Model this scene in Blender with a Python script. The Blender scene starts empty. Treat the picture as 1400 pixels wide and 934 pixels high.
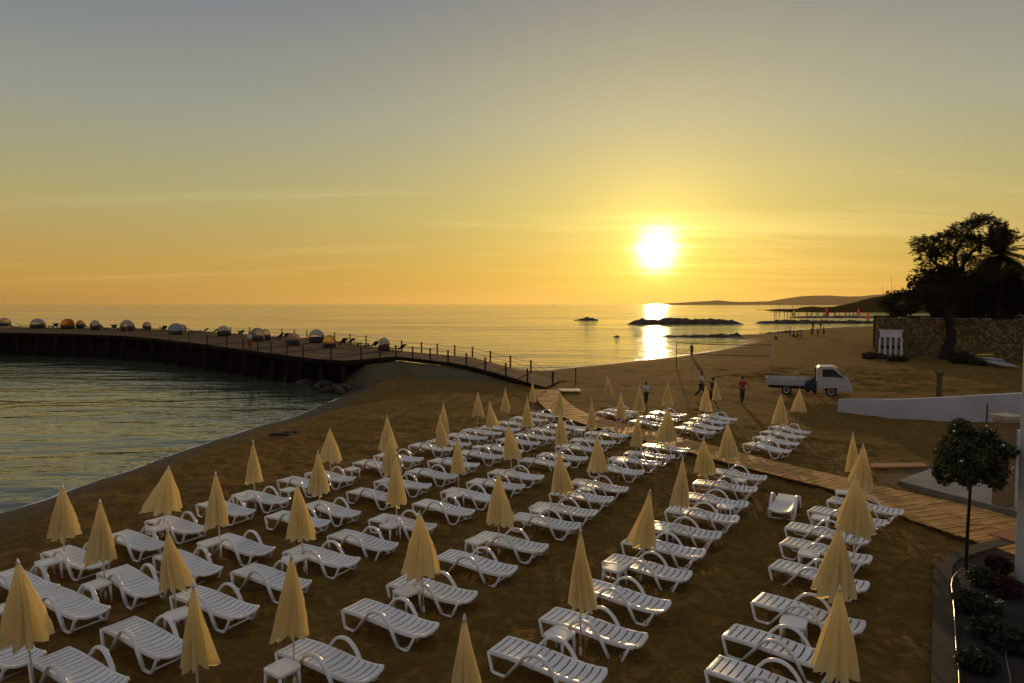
import bpy, bmesh, math, random
import numpy as np
from mathutils import Vector, Matrix, noise as mnoise

R = math.radians
SC = bpy.context.scene
COL = SC.collection
random.seed(7)
rng = np.random.default_rng(7)

# ------------------------------------------------------------------ camera
CAM_H = 6.0
HAZE = 0.00003
FPX = 933.0                      # focal length in pixels of the 1400 px wide photograph
PITCH = math.atan((467 - 415.6) / FPX)
cam_d = bpy.data.cameras.new("camera")
cam_d.sensor_width = 36.0
cam_d.lens = 36.0 * FPX / 1400.0
cam_d.clip_start = 0.1
cam_d.clip_end = 60000.0
cam = bpy.data.objects.new("camera", cam_d)
COL.objects.link(cam)
cam.location = (0, 0, CAM_H)
cam.rotation_euler = (R(90) - PITCH, 0, 0)
SC.camera = cam

# ------------------------------------------------------------------ world, sun, exposure
SUN_EL, SUN_AZ = R(4.35), R(11.9)          # azimuth measured from +Y towards +X
SUN_DIR = Vector((math.sin(SUN_AZ) * math.cos(SUN_EL), math.cos(SUN_AZ) * math.cos(SUN_EL), math.sin(SUN_EL)))
SC.view_settings.view_transform = 'Standard'
SC.view_settings.look = 'None'
SC.view_settings.exposure = 0.10
SC.view_settings.gamma = 1.0
SC.view_settings.use_curve_mapping = False


def build_world():
    w = bpy.data.worlds.new("World")
    SC.world = w
    w.use_nodes = True
    nt = w.node_tree
    nt.nodes.clear()
    N = lambda t: nt.nodes.new(t)
    L = nt.links.new

    def val(sock, v):
        if isinstance(v, (int, float)):
            sock.default_value = v
        else:
            L(v, sock)

    def m(op, a, b=0.0, c=None, clamp=False):
        n = N('ShaderNodeMath'); n.operation = op; n.use_clamp = clamp
        val(n.inputs[0], a); val(n.inputs[1], b)
        if c is not None: val(n.inputs[2], c)
        return n.outputs[0]

    def ramp(fac, stops, interp='EASE'):
        n = N('ShaderNodeValToRGB'); n.color_ramp.interpolation = interp
        el = n.color_ramp.elements
        while len(el) < len(stops): el.new(0.5)
        for e, (p, c) in zip(el, stops):
            e.position = p; e.color = (*c, 1)
        L(fac, n.inputs[0])
        return n.outputs[0]

    def mix(fac, a, b, bt='MIX'):
        n = N('ShaderNodeMix'); n.data_type = 'RGBA'; n.blend_type = bt; n.clamp_factor = True
        val(n.inputs[0], fac)
        for s, v in ((n.inputs[6], a), (n.inputs[7], b)):
            if isinstance(v, tuple): s.default_value = (*v, 1)
            else: L(v, s)
        return n.outputs[2]

    tc = N('ShaderNodeTexCoord')
    nrm = N('ShaderNodeVectorMath'); nrm.operation = 'NORMALIZE'; L(tc.outputs['Generated'], nrm.inputs[0])
    sep = N('ShaderNodeSeparateXYZ'); L(nrm.outputs[0], sep.inputs[0])
    dot = N('ShaderNodeVectorMath'); dot.operation = 'DOT_PRODUCT'
    L(nrm.outputs[0], dot.inputs[0]); dot.inputs[1].default_value = SUN_DIR
    ang = m('MULTIPLY', m('ARCCOSINE', m('MINIMUM', dot.outputs['Value'], 0.9999999)), 180 / math.pi)   # degrees from the sun
    elv = m('MULTIPLY', m('ARCSINE', sep.outputs[2]), 180 / math.pi)                                    # degrees above the horizon
    e01 = m('DIVIDE', m('MAXIMUM', elv, 0.0), 90.0, clamp=True)
    base = ramp(e01, [(0.0, (.50, .255, .050)), (.028, (.47, .285, .066)), (.085, (.375, .330, .140)), (.16, (.262, .280, .235)),
                      (.27, (.130, .160, .218)), (.5, (.20, .225, .265)), (1.0, (.20, .22, .265))], 'LINEAR')
    # the side of the sky away from the sun: greyer and a little darker at dusk
    away = m('SMOOTHSTEP', 0, 0) if False else None
    mr = N('ShaderNodeMapRange'); mr.interpolation_type = 'SMOOTHSTEP'
    L(ang, mr.inputs[0]); mr.inputs[1].default_value = 45; mr.inputs[2].default_value = 120
    anti = ramp(e01, [(0.0, (.17, .145, .145)), (.15, (.22, .205, .215)), (.4, (.24, .245, .275)), (1.0, (.20, .22, .265))], 'LINEAR')
    col = mix(mr.outputs[0], base, anti)
    # wide golden glow
    g1 = m('EXPONENT', m('DIVIDE', ang, -14.0))
    col = mix(1.0, col, mix(g1, (0, 0, 0), (.54, .38, .030)), 'ADD')
    g2 = m('EXPONENT', m('MULTIPLY', m('POWER', m('DIVIDE', ang, 4.6), 2.0), -1.0))
    col = mix(1.0, col, mix(g2, (0, 0, 0), (.28, .20, .03)), 'ADD')
    # thin cirrus streaks, laid out by direction on a flat cloud deck
    den = m('ADD', m('MAXIMUM', sep.outputs[2], 0.0), 0.06)
    cx = m('DIVIDE', sep.outputs[0], den); cy = m('DIVIDE', sep.outputs[1], den)
    cmb = N('ShaderNodeCombineXYZ'); L(cx, cmb.inputs[0]); L(cy, cmb.inputs[1])
    mp = N('ShaderNodeMapping'); L(cmb.outputs[0], mp.inputs[0])
    mp.inputs['Rotation'].default_value = (0, 0, R(-16)); mp.inputs['Scale'].default_value = (.16, .62, 1)
    nz = N('ShaderNodeTexNoise'); nz.inputs['Scale'].default_value = 1.0; nz.inputs['Detail'].default_value = 7
    nz.inputs['Roughness'].default_value = .62; nz.inputs['Distortion'].default_value = .5
    L(mp.outputs[0], nz.inputs['Vector'])
    cl = N('ShaderNodeMapRange'); cl.interpolation_type = 'SMOOTHSTEP'; L(nz.outputs['Fac'], cl.inputs[0])
    cl.inputs[1].default_value = .47; cl.inputs[2].default_value = .72
    hi = N('ShaderNodeMapRange'); L(elv, hi.inputs[0]); hi.interpolation_type = 'SMOOTHSTEP'
    hi.inputs[1].default_value = 15; hi.inputs[2].default_value = 6
    lo = N('ShaderNodeMapRange'); L(elv, lo.inputs[0]); lo.interpolation_type = 'SMOOTHSTEP'
    lo.inputs[1].default_value = .3; lo.inputs[2].default_value = 2.0
    cf = m('MULTIPLY', m('MULTIPLY', cl.outputs[0], hi.outputs[0]), m('MULTIPLY', lo.outputs[0], .62))
    col = mix(1.0, col, mix(cf, (0, 0, 0), mix(g1, (.10, .07, .045), (.52, .40, .12))), 'ADD')
    # sun disc seen through the evening air
    g3 = m('EXPONENT', m('MULTIPLY', m('POWER', m('DIVIDE', ang, m('ADD', 1.25, m('MULTIPLY', cl.outputs[0], .55))), 2.0), -1.0))
    col = mix(1.0, col, mix(g3, (0, 0, 0), (3.6, 3.2, 2.3)), 'ADD')
    # below the horizon: dark land behind the camera
    dn = N('ShaderNodeMapRange'); L(elv, dn.inputs[0]); dn.inputs[1].default_value = -.6; dn.inputs[2].default_value = -.1
    col = mix(dn.outputs[0], (.035, .026, .015), col)
    sky = N('ShaderNodeTexSky'); sky.sky_type = 'NISHITA'; sky.sun_disc = False
    sky.sun_elevation = SUN_EL; sky.sun_rotation = SUN_AZ
    sky.air_density = 1.0; sky.dust_density = 3.0; sky.ozone_density = 1.5
    sc10 = mix(1.0, col, (10, 10, 10), 'MULTIPLY')
    tot = mix(1.0, sc10, mix(1.0, sky.outputs[0], (.025, .025, .025), 'MULTIPLY'), 'ADD')
    bg = N('ShaderNodeBackground'); bg.inputs[1].default_value = 0.1
    L(tot, bg.inputs[0])
    out = N('ShaderNodeOutputWorld'); L(bg.outputs[0], out.inputs[0])


build_world()
sun_d = bpy.data.lights.new("sun", 'SUN')
sun_d.energy = 2.0
sun_d.angle = R(0.6)
sun_d.color = (1.0, .60, .26)
sun = bpy.data.objects.new("sun", sun_d)
COL.objects.link(sun)
sun.rotation_euler = (-SUN_DIR).to_track_quat('-Z', 'Y').to_euler()
sun.location = SUN_DIR * 200

# ------------------------------------------------------------------ picture <-> place
_f = Vector((0, math.cos(PITCH), -math.sin(PITCH)))
_u = Vector((0, math.sin(PITCH), math.cos(PITCH)))
_r = Vector((1, 0, 0))


def ray(px, py):
    return _f + _r * ((px - 700) / FPX) + _u * ((467 - py) / FPX)


def at(px, py, z=0.0):
    """Point of the place at height z that the photograph shows at pixel (px, py)."""
    d = ray(px, py)
    return Vector((0, 0, CAM_H)) + d * ((z - CAM_H) / d.z)


def at_depth(px, py, Y):
    d = ray(px, py)
    return Vector((0, 0, CAM_H)) + d * (Y / d.y)


def at_hr(px, base_py, z=0.0):
    return at(px, base_py, z)


# ------------------------------------------------------------------ materials
def new_mat(name):
    mt = bpy.data.materials.new(name)
    mt.use_nodes = True
    nt = mt.node_tree
    nt.nodes.clear()
    out = nt.nodes.new('ShaderNodeOutputMaterial')
    bs = nt.nodes.new('ShaderNodeBsdfPrincipled')
    nt.links.new(bs.outputs[0], out.inputs[0])
    return mt, nt, bs, out


def pmat(name, c1, rough=.6, c2=None, scale=6.0, detail=4, bump=0.0, bscale=None, spec=.5, metal=0.0, stretch=(1, 1, 1),
         translucent=0.0, tcol=None, per_object=0.0):
    """Principled surface whose colour wanders between c1 and c2 with noise in object space."""
    mt, nt, bs, out = new_mat(name)
    N = nt.nodes.new; L = nt.links.new
    c2 = c2 or tuple(x * .72 for x in c1)
    tc = N('ShaderNodeTexCoord')
    mp = N('ShaderNodeMapping'); mp.inputs['Scale'].default_value = stretch
    L(tc.outputs['Object'], mp.inputs[0])
    nz = N('ShaderNodeTexNoise'); nz.inputs['Scale'].default_value = scale; nz.inputs['Detail'].default_value = detail
    L(mp.outputs[0], nz.inputs['Vector'])
    mr = N('ShaderNodeMapRange'); mr.inputs[1].default_value = .3; mr.inputs[2].default_value = .7
    L(nz.outputs['Fac'], mr.inputs[0])
    mx = N('ShaderNodeMix'); mx.data_type = 'RGBA'
    L(mr.outputs[0], mx.inputs[0]); mx.inputs[6].default_value = (*c1, 1); mx.inputs[7].default_value = (*c2, 1)
    col = mx.outputs[2]
    if per_object:
        oi = N('ShaderNodeObjectInfo')
        hs = N('ShaderNodeHueSaturation')
        v = N('ShaderNodeMapRange'); v.inputs[3].default_value = 1 - per_object; v.inputs[4].default_value = 1 + per_object * .6
        L(oi.outputs['Random'], v.inputs[0]); L(v.outputs[0], hs.inputs['Value'])
        L(col, hs.inputs['Color']); col = hs.outputs[0]
    L(col, bs.inputs['Base Color'])
    bs.inputs['Roughness'].default_value = rough
    bs.inputs['Specular IOR Level'].default_value = spec
    bs.inputs['Metallic'].default_value = metal
    if bump:
        nb = N('ShaderNodeTexNoise'); nb.inputs['Scale'].default_value = bscale or scale * 3; nb.inputs['Detail'].default_value = 4
        L(mp.outputs[0], nb.inputs['Vector'])
        bp = N('ShaderNodeBump'); bp.inputs['Distance'].default_value = bump; bp.inputs['Strength'].default_value = 1
        L(nb.outputs['Fac'], bp.inputs['Height']); L(bp.outputs[0], bs.inputs['Normal'])
    if translucent:
        tr = N('ShaderNodeBsdfTranslucent')
        if tcol:
            tr.inputs['Color'].default_value = (*tcol, 1)
        else:
            L(col, tr.inputs['Color'])
        ms = N('ShaderNodeMixShader'); ms.inputs[0].default_value = translucent
        L(bs.outputs[0], ms.inputs[1]); L(tr.outputs[0], ms.inputs[2]); L(ms.outputs[0], out.inputs[0])
    return mt


M = {}
M['plastic'] = pmat('white_plastic', (.84, .815, .77), .28, (.74, .715, .67), 3.0, 3, .0015, 60, per_object=.10)
M['plastic_table'] = pmat('table_plastic', (.84, .81, .75), .35, (.70, .67, .61), 4.0, 4, .001, 60, per_object=.10)
M['canopy'] = pmat('cream_canvas', (.82, .72, .45), .85, (.74, .62, .37), 2.2, 5, .003, 120, spec=.1, translucent=.58,
                   tcol=(.95, .83, .42), per_object=.12)
M['pole'] = pmat('white_pole', (.72, .70, .66), .4, (.6, .58, .54), 8)
M['finial'] = pmat('finial_plastic', (.82, .80, .74), .35)
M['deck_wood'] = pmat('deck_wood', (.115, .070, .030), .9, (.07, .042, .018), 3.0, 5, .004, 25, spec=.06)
M['plank'] = pmat('boardwalk_plank', (.62, .31, .060), .7, (.34, .16, .030), 2.6, 5, .003, 30, stretch=(1, 1, 1))
M['plank_edge'] = pmat('boardwalk_joist', (.09, .05, .025), .8, (.05, .03, .015), 5)
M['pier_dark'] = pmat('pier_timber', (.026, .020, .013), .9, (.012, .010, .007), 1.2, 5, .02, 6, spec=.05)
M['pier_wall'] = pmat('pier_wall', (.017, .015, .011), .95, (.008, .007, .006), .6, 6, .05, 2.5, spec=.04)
M['post'] = pmat('railing_post', (.055, .035, .02), .7, (.03, .02, .012), 5)
M['rope'] = pmat('rope', (.12, .09, .06), .9)
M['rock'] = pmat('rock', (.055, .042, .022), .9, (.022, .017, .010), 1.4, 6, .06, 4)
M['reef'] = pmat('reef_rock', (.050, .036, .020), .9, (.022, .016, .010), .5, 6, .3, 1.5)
M['white_wall'] = pmat('white_render', (.56, .555, .55), .9, (.42, .415, .41), .6, 5, .004, 20)
M['white_frame'] = pmat('white_frame', (.78, .77, .74), .7, (.62, .6, .56), 2)
M['grey_infill'] = pmat('grey_infill', (.28, .27, .25), .8, (.2, .19, .17), 2)
M['dark'] = pmat('dark_band', (.02, .018, .016), .7)
M['paving'] = pmat('terrace_paving', (.24, .21, .17), .6, (.14, .12, .095), 1.3, 6, .008, 9)
M['kerb'] = pmat('kerb_stone', (.060, .040, .016), .95, (.038, .025, .011), 1.6, 5, .006, 14)
M['soil'] = pmat('bed_soil', (.030, .022, .014), .95, (.014, .011, .008), 3, 6, .05, 9)
M['pillar'] = pmat('ochre_pillar', (.26, .165, .08), .85, (.18, .115, .058), 1.6, 5, .006, 18)
M['pillar_cap'] = pmat('pillar_cap', (.42, .38, .26), .7, (.32, .28, .19), 3)
M['orange_wood'] = pmat('orange_board', (.42, .15, .035), .5, (.30, .10, .03), 3)
M['tape'] = pmat('orange_tape', (.55, .10, .025), .95, (.45, .08, .02), 4, spec=.0)
M['mat_cream'] = pmat('pale_board', (.68, .52, .34), .35, (.58, .42, .26), 4)
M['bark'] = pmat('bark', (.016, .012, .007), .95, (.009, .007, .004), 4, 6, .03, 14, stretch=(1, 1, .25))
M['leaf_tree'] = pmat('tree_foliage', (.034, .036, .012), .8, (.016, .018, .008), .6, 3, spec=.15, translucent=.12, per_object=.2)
M['leaf_palm'] = pmat('palm_foliage', (.036, .040, .014), .7, (.018, .020, .008), 1.0, 3, spec=.2, translucent=.10)
M['leaf_small'] = pmat('shrub_foliage', (.085, .090, .022), .55, (.024, .030, .010), 3.0, 3, spec=.35, translucent=.15)
M['leaf_bed'] = pmat('bed_foliage', (.040, .052, .018), .6, (.014, .020, .008), 4.0, 3, spec=.3, translucent=.15)
M['flower_red'] = pmat('red_flower', (.075, .012, .010), .8, (.035, .010, .006), 9, translucent=.2)
M['flower_white'] = pmat('white_flower', (.75, .75, .68), .5)
M['hose'] = pmat('hose', (.10, .085, .07), .25, (.06, .05, .04), 6, spec=.8)
M['paint_white'] = pmat('truck_paint', (.52, .51, .47), .32, (.40, .39, .35), 1.4, 5, spec=.5)
M['bed_paint'] = pmat('truck_bed_paint', (.50, .49, .45), .5, (.40, .39, .35), 2.2, 5)
M['glass'] = pmat('tinted_glass', (.03, .034, .034), .06, (.02, .022, .022), 2, spec=.9)
M['rubber'] = pmat('rubber', (.018, .017, .016), .8, (.03, .027, .022), 5)
M['hub'] = pmat('steel_rim', (.46, .45, .43), .35, (.3, .29, .27), 6, metal=.6)
M['chassis'] = pmat('chassis', (.03, .028, .025), .8)
M['lamp_glass'] = pmat('headlamp_glass', (.62, .62, .58), .12, spec=.9)
M['bundle'] = pmat('navy_tarp', (.020, .026, .046), .75, (.012, .014, .024), 4, 5, .02, 8)
M['wicker'] = pmat('dark_wicker', (.050, .038, .026), .85, (.022, .016, .011), 30, 2, .01, 60)
M['cushion'] = pmat('cushion', (.20, .15, .11), .9, (.13, .1, .07), 3)
M['cushion_blue'] = pmat('cushion_blue', (.035, .045, .10), .9, (.02, .028, .07), 3)
for k, c, t in (('white', (.70, .66, .62), (.6, .5, .4)), ('cream', (.68, .60, .42), (.7, .5, .25)), ('yellow', (.62, .38, .08), (.75, .42, .06)),
                ('orange', (.46, .19, .045), (.7, .28, .05)), ('pink', (.66, .50, .42), (.7, .45, .3)), ('grey', (.42, .42, .43), (.4, .36, .32))):
    M['hood_' + k] = pmat('hood_' + k, c, .85, None, 1.5, 4, .01, 10, spec=.1, translucent=.35, tcol=t)
M['kayak_white'] = pmat('pale_hull', (.45, .47, .48), .35, (.36, .37, .38), 3)
M['kayak_yellow'] = pmat('yellow_hull', (.52, .45, .02), .4, (.42, .36, .02), 3)
M['net'] = pmat('net_cord', (.025, .02, .015), .9)
M['net_post'] = pmat('net_post', (.55, .48, .34), .5, (.42, .36, .25), 3)
M['skin'] = pmat('skin', (.30, .17, .11), .6, (.26, .145, .09), 8)
M['hair'] = pmat('hair', (.012, .010, .008), .7)
M['shirt_white'] = pmat('white_shirt', (.66, .66, .68), .9, (.55, .55, .57), 6)
M['shirt_red'] = pmat('red_shirt', (.42, .022, .018), .9, (.34, .016, .014), 6)
M['shirt_dark'] = pmat('dark_shirt', (.035, .028, .024), .9)
M['trouser_dark'] = pmat('dark_trousers', (.030, .026, .024), .9)
M['trouser_brown'] = pmat('brown_trousers', (.065, .045, .03), .9)
M['sail_red'] = pmat('red_sail', (.62, .085, .035), .7, (.52, .06, .03), 2, translucent=.4)
M['sail_yellow'] = pmat('yellow_sail', (.66, .48, .10), .7, (.6, .42, .1), 2, translucent=.4)
M['hull'] = pmat('boat_hull', (.35, .33, .3), .5)
M['deck_chair'] = pmat('dark_chair', (.03, .022, .016), .7, (.02, .015, .011), 4)
M['brown_wood'] = pmat('brown_wood', (.085, .05, .028), .7, (.05, .03, .017), 5, 5, .01, 14)
M['seaweed'] = pmat('seaweed', (.030, .018, .010), .95, (.018, .011, .007), 8, 5, .05, 10)
M['foam'] = pmat('foam', (.62, .60, .56), .6, (.45, .42, .38), 3)


def stone_mat():
    mt, nt, bs, out = new_mat('rubble_stone')
    N = nt.nodes.new; L = nt.links.new
    tc = N('ShaderNodeTexCoord')
    nz = N('ShaderNodeTexNoise'); nz.inputs['Scale'].default_value = 2.2; nz.inputs['Detail'].default_value = 3
    L(tc.outputs['Object'], nz.inputs['Vector'])
    mixv = N('ShaderNodeMix'); mixv.data_type = 'VECTOR'; mixv.inputs[0].default_value = .12
    L(tc.outputs['Object'], mixv.inputs[4]); L(nz.outputs['Color'], mixv.inputs[5])
    vo = N('ShaderNodeTexVoronoi'); vo.inputs['Scale'].default_value = 4.2; L(mixv.outputs[1], vo.inputs['Vector'])
    ve = N('ShaderNodeTexVoronoi'); ve.feature = 'DISTANCE_TO_EDGE'; ve.inputs['Scale'].default_value = 4.2
    L(mixv.outputs[1], ve.inputs['Vector'])
    cr = N('ShaderNodeValToRGB'); el = cr.color_ramp.elements
    el[0].position = 0; el[0].color = (.095, .062, .020, 1); el[1].position = 1; el[1].color = (.32, .215, .075, 1)
    e = el.new(.5); e.color = (.18, .118, .038, 1)
    sp = N('ShaderNodeSeparateXYZ'); L(vo.outputs['Color'], sp.inputs[0]); L(sp.outputs[0], cr.inputs[0])
    mr = N('ShaderNodeMapRange'); mr.inputs[1].default_value = .01; mr.inputs[2].default_value = .07
    L(ve.outputs['Distance'], mr.inputs[0])
    mx = N('ShaderNodeMix'); mx.data_type = 'RGBA'; L(mr.outputs[0], mx.inputs[0])
    mx.inputs[6].default_value = (.07, .046, .016, 1); L(cr.outputs[0], mx.inputs[7])
    L(mx.outputs[2], bs.inputs['Base Color']); bs.inputs['Roughness'].default_value = .92
    bp = N('ShaderNodeBump'); bp.inputs['Distance'].default_value = .12; L(mr.outputs[0], bp.inputs['Height']); L(bp.outputs[0], bs.inputs['Normal'])
    return mt


M['stone'] = stone_mat()


def sand_mat():
    mt, nt, bs, out = new_mat('beach_sand')
    N = nt.nodes.new; L = nt.links.new
    tc = N('ShaderNodeTexCoord')

    def noise(scale, detail=4, rough=.5, src=None):
        n = N('ShaderNodeTexNoise'); n.inputs['Scale'].default_value = scale; n.inputs['Detail'].default_value = detail
        n.inputs['Roughness'].default_value = rough
        L(src or tc.outputs['Object'], n.inputs['Vector']); return n.outputs['Fac']

    def mrange(s, a, b, c=0, d=1):
        n = N('ShaderNodeMapRange'); n.interpolation_type = 'SMOOTHSTEP'
        L(s, n.inputs[0]); n.inputs[1].default_value = a; n.inputs[2].default_value = b
        n.inputs[3].default_value = c; n.inputs[4].default_value = d; return n.outputs[0]

    def mix(f, a, b):
        n = N('ShaderNodeMix'); n.data_type = 'RGBA'; L(f, n.inputs[0])
        for s, v in ((n.inputs[6], a), (n.inputs[7], b)):
            if isinstance(v, tuple): s.default_value = (*v, 1)
            else: L(v, s)
        return n.outputs[2]
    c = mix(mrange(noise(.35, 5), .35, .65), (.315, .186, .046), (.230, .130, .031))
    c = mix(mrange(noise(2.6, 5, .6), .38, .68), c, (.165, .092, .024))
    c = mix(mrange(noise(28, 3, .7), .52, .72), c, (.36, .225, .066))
    # random darker mottling, painted in for the shading of trampled dimples
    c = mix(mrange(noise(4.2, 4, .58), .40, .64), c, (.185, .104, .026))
    # reddish gravel in patches near the cove
    ga = N('ShaderNodeAttribute'); ga.attribute_name = 'gravel'
    gm = N('ShaderNodeMath'); gm.operation = 'MULTIPLY'
    L(mrange(noise(9, 4, .7), .5, .62), gm.inputs[0]); L(ga.outputs['Fac'], gm.inputs[1])
    c = mix(gm.outputs[0], c, (.24, .115, .038))
    # embankment of grey packed grit under the pier
    em = N('ShaderNodeAttribute'); em.attribute_name = 'grit'
    c = mix(em.outputs['Fac'], c, (.15, .125, .065))
    # wet margin
    wa = N('ShaderNodeAttribute'); wa.attribute_name = 'wet'
    c = mix(wa.outputs['Fac'], c, (.065, .043, .020))
    L(c, bs.inputs['Base Color'])
    rr = N('ShaderNodeMapRange'); L(wa.outputs['Fac'], rr.inputs[0]); rr.inputs[3].default_value = .95; rr.inputs[4].default_value = .55
    L(rr.outputs[0], bs.inputs['Roughness'])
    sw = N('ShaderNodeMath'); sw.operation = 'MULTIPLY'; L(wa.outputs['Fac'], sw.inputs[0]); sw.inputs[1].default_value = .07
    sw.operation = 'MULTIPLY_ADD'; sw.inputs[2].default_value = .02
    L(sw.outputs[0], bs.inputs['Specular IOR Level'])
    # footprints and hummocks
    vo = N('ShaderNodeTexVoronoi'); vo.inputs['Scale'].default_value = 3.2; vo.feature = 'SMOOTH_F1'; vo.inputs['Smoothness'].default_value = .6
    wn = N('ShaderNodeTexNoise'); wn.inputs['Scale'].default_value = 1.7; L(tc.outputs['Object'], wn.inputs['Vector'])
    wm = N('ShaderNodeMix'); wm.data_type = 'VECTOR'; wm.inputs[0].default_value = .35
    L(tc.outputs['Object'], wm.inputs[4]); L(wn.outputs['Color'], wm.inputs[5]); L(wm.outputs[1], vo.inputs['Vector'])
    h1 = N('ShaderNodeMath'); h1.operation = 'MULTIPLY_ADD'
    L(vo.outputs['Distance'], h1.inputs[0]); h1.inputs[1].default_value = .55; L(noise(5.5, 5, .65), h1.inputs[2])
    dry = N('ShaderNodeMath'); dry.operation = 'MULTIPLY_ADD'; L(wa.outputs['Fac'], dry.inputs[0]); dry.inputs[1].default_value = -.9; dry.inputs[2].default_value = 1
    b1 = N('ShaderNodeBump'); b1.inputs['Distance'].default_value = .26; L(dry.outputs[0], b1.inputs['Strength']); L(h1.outputs[0], b1.inputs['Height'])
    b2 = N('ShaderNodeBump'); b2.inputs['Distance'].default_value = .008; b2.inputs['Strength'].default_value = .8
    L(noise(60, 3, .7), b2.inputs['Height']); L(b1.outputs[0], b2.inputs['Normal']); L(b2.outputs[0], bs.inputs['Normal'])
    return mt


def sea_mat():
    mt, nt, bs, out = new_mat('sea_water')
    N = nt.nodes.new; L = nt.links.new
    geo = N('ShaderNodeNewGeometry')
    bs.inputs['Base Color'].default_value = (.066, .078, .042, 1)
    bs.inputs['Roughness'].default_value = .06
    bs.inputs['IOR'].default_value = 1.38

    def nz(sx, sy, scale, detail, rot=0, rough=.55):
        mp = N('ShaderNodeMapping'); mp.inputs['Scale'].default_value = (sx, sy, 1); mp.inputs['Rotation'].default_value = (0, 0, R(rot))
        L(geo.outputs['Position'], mp.inputs[0])
        n = N('ShaderNodeTexNoise'); n.inputs['Scale'].default_value = scale; n.inputs['Detail'].default_value = detail
        n.inputs['Roughness'].default_value = rough; n.inputs['Distortion'].default_value = .3
        L(mp.outputs[0], n.inputs['Vector']); return n.outputs['Fac']
    pw = N('ShaderNodeMapRange'); pw.interpolation_type = 'SMOOTHSTEP'; L(nz(.5, 1.0, .022, 4, 5), pw.inputs[0])
    pw.inputs[1].default_value = .36; pw.inputs[2].default_value = .66; pw.inputs[3].default_value = .22; pw.inputs[4].default_value = 1.0
    paws = pw.outputs[0]
    nrm = None
    for h, dist in ((nz(.22, 1.0, .035, 3, 4), 2.4), (nz(.30, 1.0, .16, 2, 12), .95), (nz(.36, 1.0, .70, 3, 8), .42), (nz(.55, 1.0, 3.0, 3, -6), .06)):
        b = N('ShaderNodeBump'); b.inputs['Strength'].default_value = 1.0; b.inputs['Distance'].default_value = dist
        L(paws, b.inputs['Strength'])
        L(h, b.inputs['Height'])
        if nrm: L(nrm, b.inputs['Normal'])
        nrm = b.outputs[0]
    L(nrm, bs.inputs['Normal'])
    return mt


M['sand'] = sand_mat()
M['sea'] = sea_mat()


def hill_mat(name, c1, c2, scale):
    return pmat(name, c1, 1.0, c2, scale, 6, 0, spec=.0)


M['far_hill'] = hill_mat('far_hill', (.10, .085, .055), (.075, .065, .045), .004)
M['near_hill'] = hill_mat('near_hill_scrub', (.012, .013, .006), (.006, .007, .003), .09)
M['coast'] = hill_mat('coast_earth', (.04, .03, .016), (.02, .016, .009), .05)


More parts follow.
